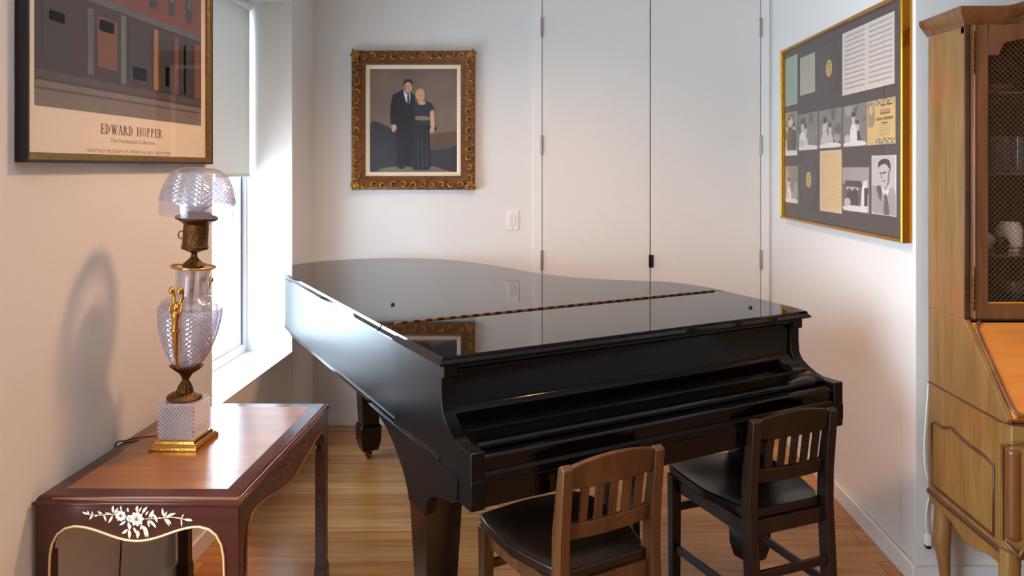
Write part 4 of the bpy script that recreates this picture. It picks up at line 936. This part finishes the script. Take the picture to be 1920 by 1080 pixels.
# side panel of the lower case, raised moulding loop (y, z)
def side_loop(x, s):
    Yb, Yf = yb-.03, yl+.075
    L = [(Yb, .388), (Yb, .606), (Yb-.02, .618), (Yb-.075, .616), (Yb-.115, .630), (Yb-.135, .636), (Yb-.150, .632), (Yb-.185, .624), (Yb-.24, .616), (Yf+.05, .612), (Yf, .600), (Yf, .384)]
    q = MB(); q.tube([(x, p[0], p[1]) for p in L], .0055, 8, closed=True); q.build('panel_moulding', W_cabd, lower, smooth=60)
side_loop(-.001, -1); side_loop(CW+.001, 1)
for cxx in (CH*.5, CW-CH*.5):                          # corner pilasters
    b = MB()
    b.lathe([(.016, .40), (.021, .405), (.0205, .415), (.0205, .655), (.021, .665), (.016, .672)], 20, (cxx, yl+.018))
    for dxx in (-.024, .024): b.tube([(cxx+dxx, yl+.012+abs(dxx)*.2-(.002 if dxx*(1 if cxx < .2 else -1) > 0 else -.018), z) for z in (.39, .45, .55, .65, .68)], .005, 8)
    b.tube(smoothpts([(cxx-.024, yl+.022, .68), (cxx-.014, yl-.001, .695), (cxx+.014, yl-.006, .695), (cxx+.024, yl-.003, .68)], 4), .005, 8)
    b.tube(smoothpts([(cxx-.024, yl+.022, .39), (cxx-.010, yl-.001, .372), (cxx+.002, yl-.006, .36), (cxx+.012, yl-.006, .372), (cxx+.024, yl-.003, .39)], 4), .005, 8)
    b.build('pilaster', W_cabf, lower, smooth=60)
# drawers in the lower front
for k, (z0, z1) in enumerate(((.36, .47), (.48, .59), (.60, .71))):
    b = MB(); b.box(CH+.03, CW-CH-.03, yl-.010, yl+.01, z0, z1); dr = b.build('drawer', W_cabf, lower, bevel=.004)
    for xx in (.28, CW-.28):
        b = MB(); b.tube(smoothpts([(xx-.035, yl-.012, (z0+z1)/2+.008), (xx-.03, yl-.026, (z0+z1)/2-.008), (xx+.03, yl-.026, (z0+z1)/2-.008), (xx+.035, yl-.012, (z0+z1)/2+.008)], 4), .003, 8)
        b.ball((xx-.035, yl-.012, (z0+z1)/2+.008), .007, 8); b.ball((xx+.035, yl-.012, (z0+z1)/2+.008), .007, 8); b.build('handle', M_brass, dr, smooth=60)
# shaped aprons and cabriole legs
apr = [(y-YUF, z) for y, z in ((2.880, .352), (2.880, .312), (2.83, .316), (2.77, .316), (2.73, .310), (2.69, .297), (2.651, .285), (2.598, .280), (2.56, .288), (2.511, .303), (2.47, .308), (2.452, .307), (2.43, .300), (2.415, .288), (2.415, .352))]
for x0 in (.002, CW-.022):
    b = MB(); b.prism(apr, 'x', x0, x0+.02); b.build('apron', W_cab, lower, bevel=.003)
fapr = [(.06, .352), (.06, .29), (.10, .31), (.16, .32), (.25, .31), (.34, .285), (.48, .27), (CW-.34, .285), (CW-.25, .31), (CW-.16, .32), (CW-.10, .31), (CW-.06, .29), (CW-.06, .352)]
b = MB(); b.prism(fapr, 'y', yl+.004, yl+.024); b.build('apron', W_cabf, lower, bevel=.003)
for (sx, sy) in ((0, 1), (1, 1), (0, -1), (1, -1)):
    cx_ = .026 if sx == 0 else CW-.026; cy_ = yb-.058 if sy > 0 else yl+.035; o_ = -1 if sx == 0 else 1
    P = [(cx_, cy_, .360), (cx_+o_*.002, cy_, .28), (cx_+o_*.004, cy_, .20), (cx_-o_*.002, cy_-.0, .12), (cx_-o_*.006, cy_, .06), (cx_+o_*.0, cy_, .03), (cx_+o_*.006, cy_, .012), (cx_+o_*.006, cy_, 0)]
    b = MB(); b.tube(smoothpts(P, 4), [x for x in [.030, .030, .030, .030, .030, .0305, .031, .030, .029, .027, .025, .023, .021, .020, .019, .0175, .016, .0155, .015, .016, .018, .021, .023, .024, .024, .024, .022, .020, .018]], 16)
    b.build('leg', W_cab, lower, smooth=60)
# upper case
UZ0, UZ1 = 1.020, 1.993
b = MB(); b.box(0, .018, 0, yb, UZ0, UZ1); b.box(CW-.018, CW, 0, yb, UZ0, UZ1); b.box(.018, CW-.018, .01, yb, UZ0, UZ0+.022); b.box(.018, CW-.018, .0, yb, UZ1-.02, UZ1+.0)
upper = b.build('upper_case', W_cab, cab, bevel=.002)
b = MB(); b.box(.018, CW-.018, yb-.008, yb, UZ0+.02, UZ1); b.build('back_panel', wood('cabinet_back', (54, 34, 20), (74, 48, 28), .5), upper)
b = MB(); b.box(-.001, .016, -.006, .002, UZ0, UZ1); b.box(CW-.016, CW+.001, -.006, .002, UZ0, UZ1); b.box(.016, CW-.016, -.006, .012, UZ0-.004, UZ0+.003); b.build('face_frame', W_cabd, upper, bevel=.002)
def archz(x):                                         # lift of the arched bonnet along the front
    t = max(0, min(1, (x-.10)/(CW/2-.10))) if x < CW/2 else max(0, min(1, (CW-x-.10)/(CW/2-.10))); return .16*(3*t*t-2*t**3)
b = MB(); N_ = 40; P = [(0, 2.0), (0, 1.985)] + [(CW*i/N_, 1.993+archz(CW*i/N_)) for i in range(N_, -1, -1)][:0]
pol = [(.0, 1.97)] + [(CW, 1.97)] + [(CW*i/N_, 1.995+archz(CW*i/N_)) for i in range(N_, -1, -1)]
b.prism(pol, 'y', -.004, .02); b.build('frieze', W_cabf, upper)
cprof = [(0, 0), (.006, 0), (.008, .008), (.014, .014), (.020, .022), (.030, .036), (.034, .046), (.034, .056), (0, .056)]
b = MB(); R = []
R.append([(-o, yb, 1.995+h) for o, h in cprof])
R.append([(-o, -.004-o*1.2, 1.995+h) for o, h in cprof])
for i in range(1, N_): x = CW*i/N_; R.append([(x, -.004-o*1.2, 1.995+archz(x)+h) for o, h in cprof])
R.append([(CW+o, -.004-o*1.2, 1.995+h) for o, h in cprof]); R.append([(CW+o, yb, 1.995+h) for o, h in cprof])
b.rings(R); b.build('cornice', W_cabf, upper, smooth=35)
# doors with arched openings, wire grille and glass
M_wire = mat('brass_wire', (136, 98, 60), .4, .8)
M_cglass = thin_glass('cabinet_glass', refl=.6)
for k in range(2):
    x0 = .018 if k == 0 else CW/2+.001; x1 = CW/2-.001 if k == 0 else CW-.018
    z0, z1 = UZ0+.006, 1.993
    ox0, ox1, oz0 = x0+.050, x1-.050, z0+.052
    def optop(x):
        t = (x-ox0)/(ox1-ox0); t = t if t < .5 else 1-t
        return 1.893 if t < .10 else 1.893+.045*min(1, (t-.10)/.05)*.9 if t < .15 else 1.9335+.02*math.sin((t-.15)/.35*PI/2)
    xs = [ox0+(ox1-ox0)*i/40 for i in range(41)]
    b = MB(); yd0, yd1 = -.020, -.002
    b.box(x0, ox0, yd0, yd1, z0, z1); b.box(ox1, x1, yd0, yd1, z0, z1); b.box(ox0, ox1, yd0, yd1, z0, oz0)
    b.prism([(ox0, z1), ]+[(x, optop(x)) for x in xs]+[(ox1, z1)], 'y', yd0, yd1)
    dr = b.build('door', W_cabf, cab, bevel=.0015)
    b = MB(); b.tube([(x0+.006, yd0-.001, z) for z in (z0, z1)], .004, 8); b.build('bead', W_cabf, dr, smooth=60); b = MB(); b.tube([(ox0+.002, yd0+.002, oz0), (ox1, yd0+.002, oz0)], .003, 8)
    b.build('bead', W_slant, dr, smooth=60)
    b = MB(); b.box(ox0-.006, ox1+.006, -.008, -.006, oz0-.006, 1.965); b.build('pane', M_cglass, dr)
    b = MB(); pitch = .0148; zt2 = 1.955; Hh = zt2-oz0; Ww = ox1-ox0; n_ = int((Ww+Hh)/pitch/1.15)
    for i in range(1, n_):
        c = i*pitch*1.15                              # lines x + z = c and mirrored
        for mir in (0, 1):
            a0 = max(0, c-Hh); a1 = min(Ww, c)
            if a1-a0 < .004: continue
            p, r_ = (a0, c-a0), (a1, c-a1)
            if mir: p, r_ = (Ww-p[0], p[1]), (Ww-r_[0], r_[1])
            b.tube([(ox0+p[0], -.0125+.0012*mir, oz0+p[1]), (ox0+r_[0], -.0125+.0012*mir, oz0+r_[1])], .00075, 4)
    b.build('wire_grille', M_wire, dr)
    hx = x0 if k == 0 else x1
    for zz in (1.900, 1.125):
        b = MB(); b.lathe([(.002, zz-.072), (.0052, zz-.062), (.0052, zz+.062), (.002, zz+.072)], 10, (hx, -.024)); b.lathe([(.0062, zz-.022), (.0062, zz-.018)], 10, (hx, -.024)); b.lathe([(.0062, zz+.018), (.0062, zz+.022)], 10, (hx, -.024)); b.build('hinge', M_brassd, dr, smooth=40)
# shelves
M_shelf = mat('shelf_glass', (200, 214, 205), .05, trans=.9, ior=1.45)
SHZ = (1.2305, 1.5045, 1.776)
for z in SHZ:
    b = MB(); b.box(.019, CW-.019, .012, yb-.012, z-.006, z); b.build('shelf', M_shelf, cab)
FLZ = UZ0+.022
def cabx(px, y): return (px-CXP)/F*y
def glassthing(name, x, y, z, prof, m, label, cat, group=None, wob=None, n=28):
    q = MB(); q.lathe(prof, n, wob=wob); o = q.build(name, m, smooth=50); o.location = (x, y, z+.0004); return tag(o, label, cat, group)
M_tg = mat('tumbler_glass', (226, 228, 232), .04, trans=.95, ior=1.45)
M_gg = mat('green_glass', (70, 150, 90), .05, trans=.9, ior=1.45)
hb_ = [(.034, 0), (.0345, .002), (.036, .125), (.0345, .125), (.032, .012), (.006, .010)]
y_ = 2.765
glassthing('highball_glass', 1.590, y_, SHZ[1], hb_, M_tg, 'tall clear straight glass on the middle cabinet shelf, next to the door hinge side', 'glass', 'clear tumblers in the cabinet')
glassthing('highball_glass', 1.670, y_+.01, SHZ[1], hb_, M_tg, 'tall clear glass on the middle cabinet shelf, cut by the right photo edge', 'glass', 'clear tumblers in the cabinet')
glassthing('serving_bowl', 1.553, 2.772, SHZ[2], [(.035, 0), (.045, .002), (.062, .008), (.078, .022), (.084, .030), (.081, .031), (.060, .012), (.02, .006)], mat('gilt_bowl', (150, 112, 66), .35, .3), 'shallow gold-rimmed bowl on the top shelf of the cabinet', 'bowl')
gob = [(.030, 0), (.031, .003), (.006, .008), (.005, .03), (.010, .036), (.026, .048), (.031, .068), (.029, .086), (.0275, .086), (.029, .068), (.024, .050), (.004, .040)]
glassthing('green_goblet', 1.575, 2.765, FLZ, [(r*1.05, z*1.33) for r, z in gob], M_gg, 'green footed glass on the cabinet floor behind the grille', 'glass')
glassthing('cordial_glass', 1.640, 2.755, FLZ, gob, M_tg, 'small clear footed glass beside the green one on the cabinet floor', 'glass', 'clear cordial glasses in the cabinet')
glassthing('cordial_glass', 1.700, 2.785, FLZ, gob, M_tg, 'small clear footed glass farthest right on the cabinet floor', 'glass', 'clear cordial glasses in the cabinet')
M_cer = mat('white_ceramic', (224, 214, 208), .25)
glassthing('ceramic_jar', 1.628, 2.765, SHZ[0], [(.030, 0), (.033, .003), (.033, .012), (.028, .016), (.040, .020), (.042, .028), (.042, .078), (.038, .090), (.032, .096), (.032, .102), (.028, .104), (.026, .09)], M_cer, 'large white ceramic jar behind the wire grille', 'jar')
o = glassthing('ceramic_pot', 1.538, 2.765, SHZ[0], [(.022, 0), (.034, .010), (.038, .03), (.036, .048), (.026, .062), (.012, .068)], mat('grey_ceramic', (170, 160, 148), .35), 'small round pale pot left of the white jar', 'jar')
q = MB(); q.ball((0, 0, .028), (.024, .018, .030), 18); q.lathe([(.016, 0), (.018, .003), (.014, .006)], 18); o = q.build('black_vase', mat('black_glaze', (16, 20, 28), .15), smooth=60); o.location = (1.573, 2.712, SHZ[0]+.0004)
tag(o, 'small round black vase in front of the white jar', 'vase')
# ---- white cable between wall and cabinet, with its plug
b = MB(); b.tube(smoothpts([(XR+.062, YR-.017, .98), (XR+.030, YR-.020, .60), (XR+.024, YR-.022, .50), (XR+.030, YR-.022, .42), (XR+.052, YR-.018, .36), (XR+.040, YR-.014, .30), (XR+.030, YR-.020, .24), (XR+.036, YR-.022, .19)], 6), .0032, 8)
cb = tag(b.build('white_cable', M_white, smooth=60), 'white cable hanging between the right wall and the cabinet', 'cable')
b = MB(); b.box(XR+.026, XR+.046, YR-.034, YR-.010, .155, .195); b.build('plug', M_white, cb, bevel=.003)
b = MB(); b.box(XR+.028, XR+.044, YR-.036, YR-.012, .145, .156); b.build('plug_tip', M_black, cb, bevel=.002)
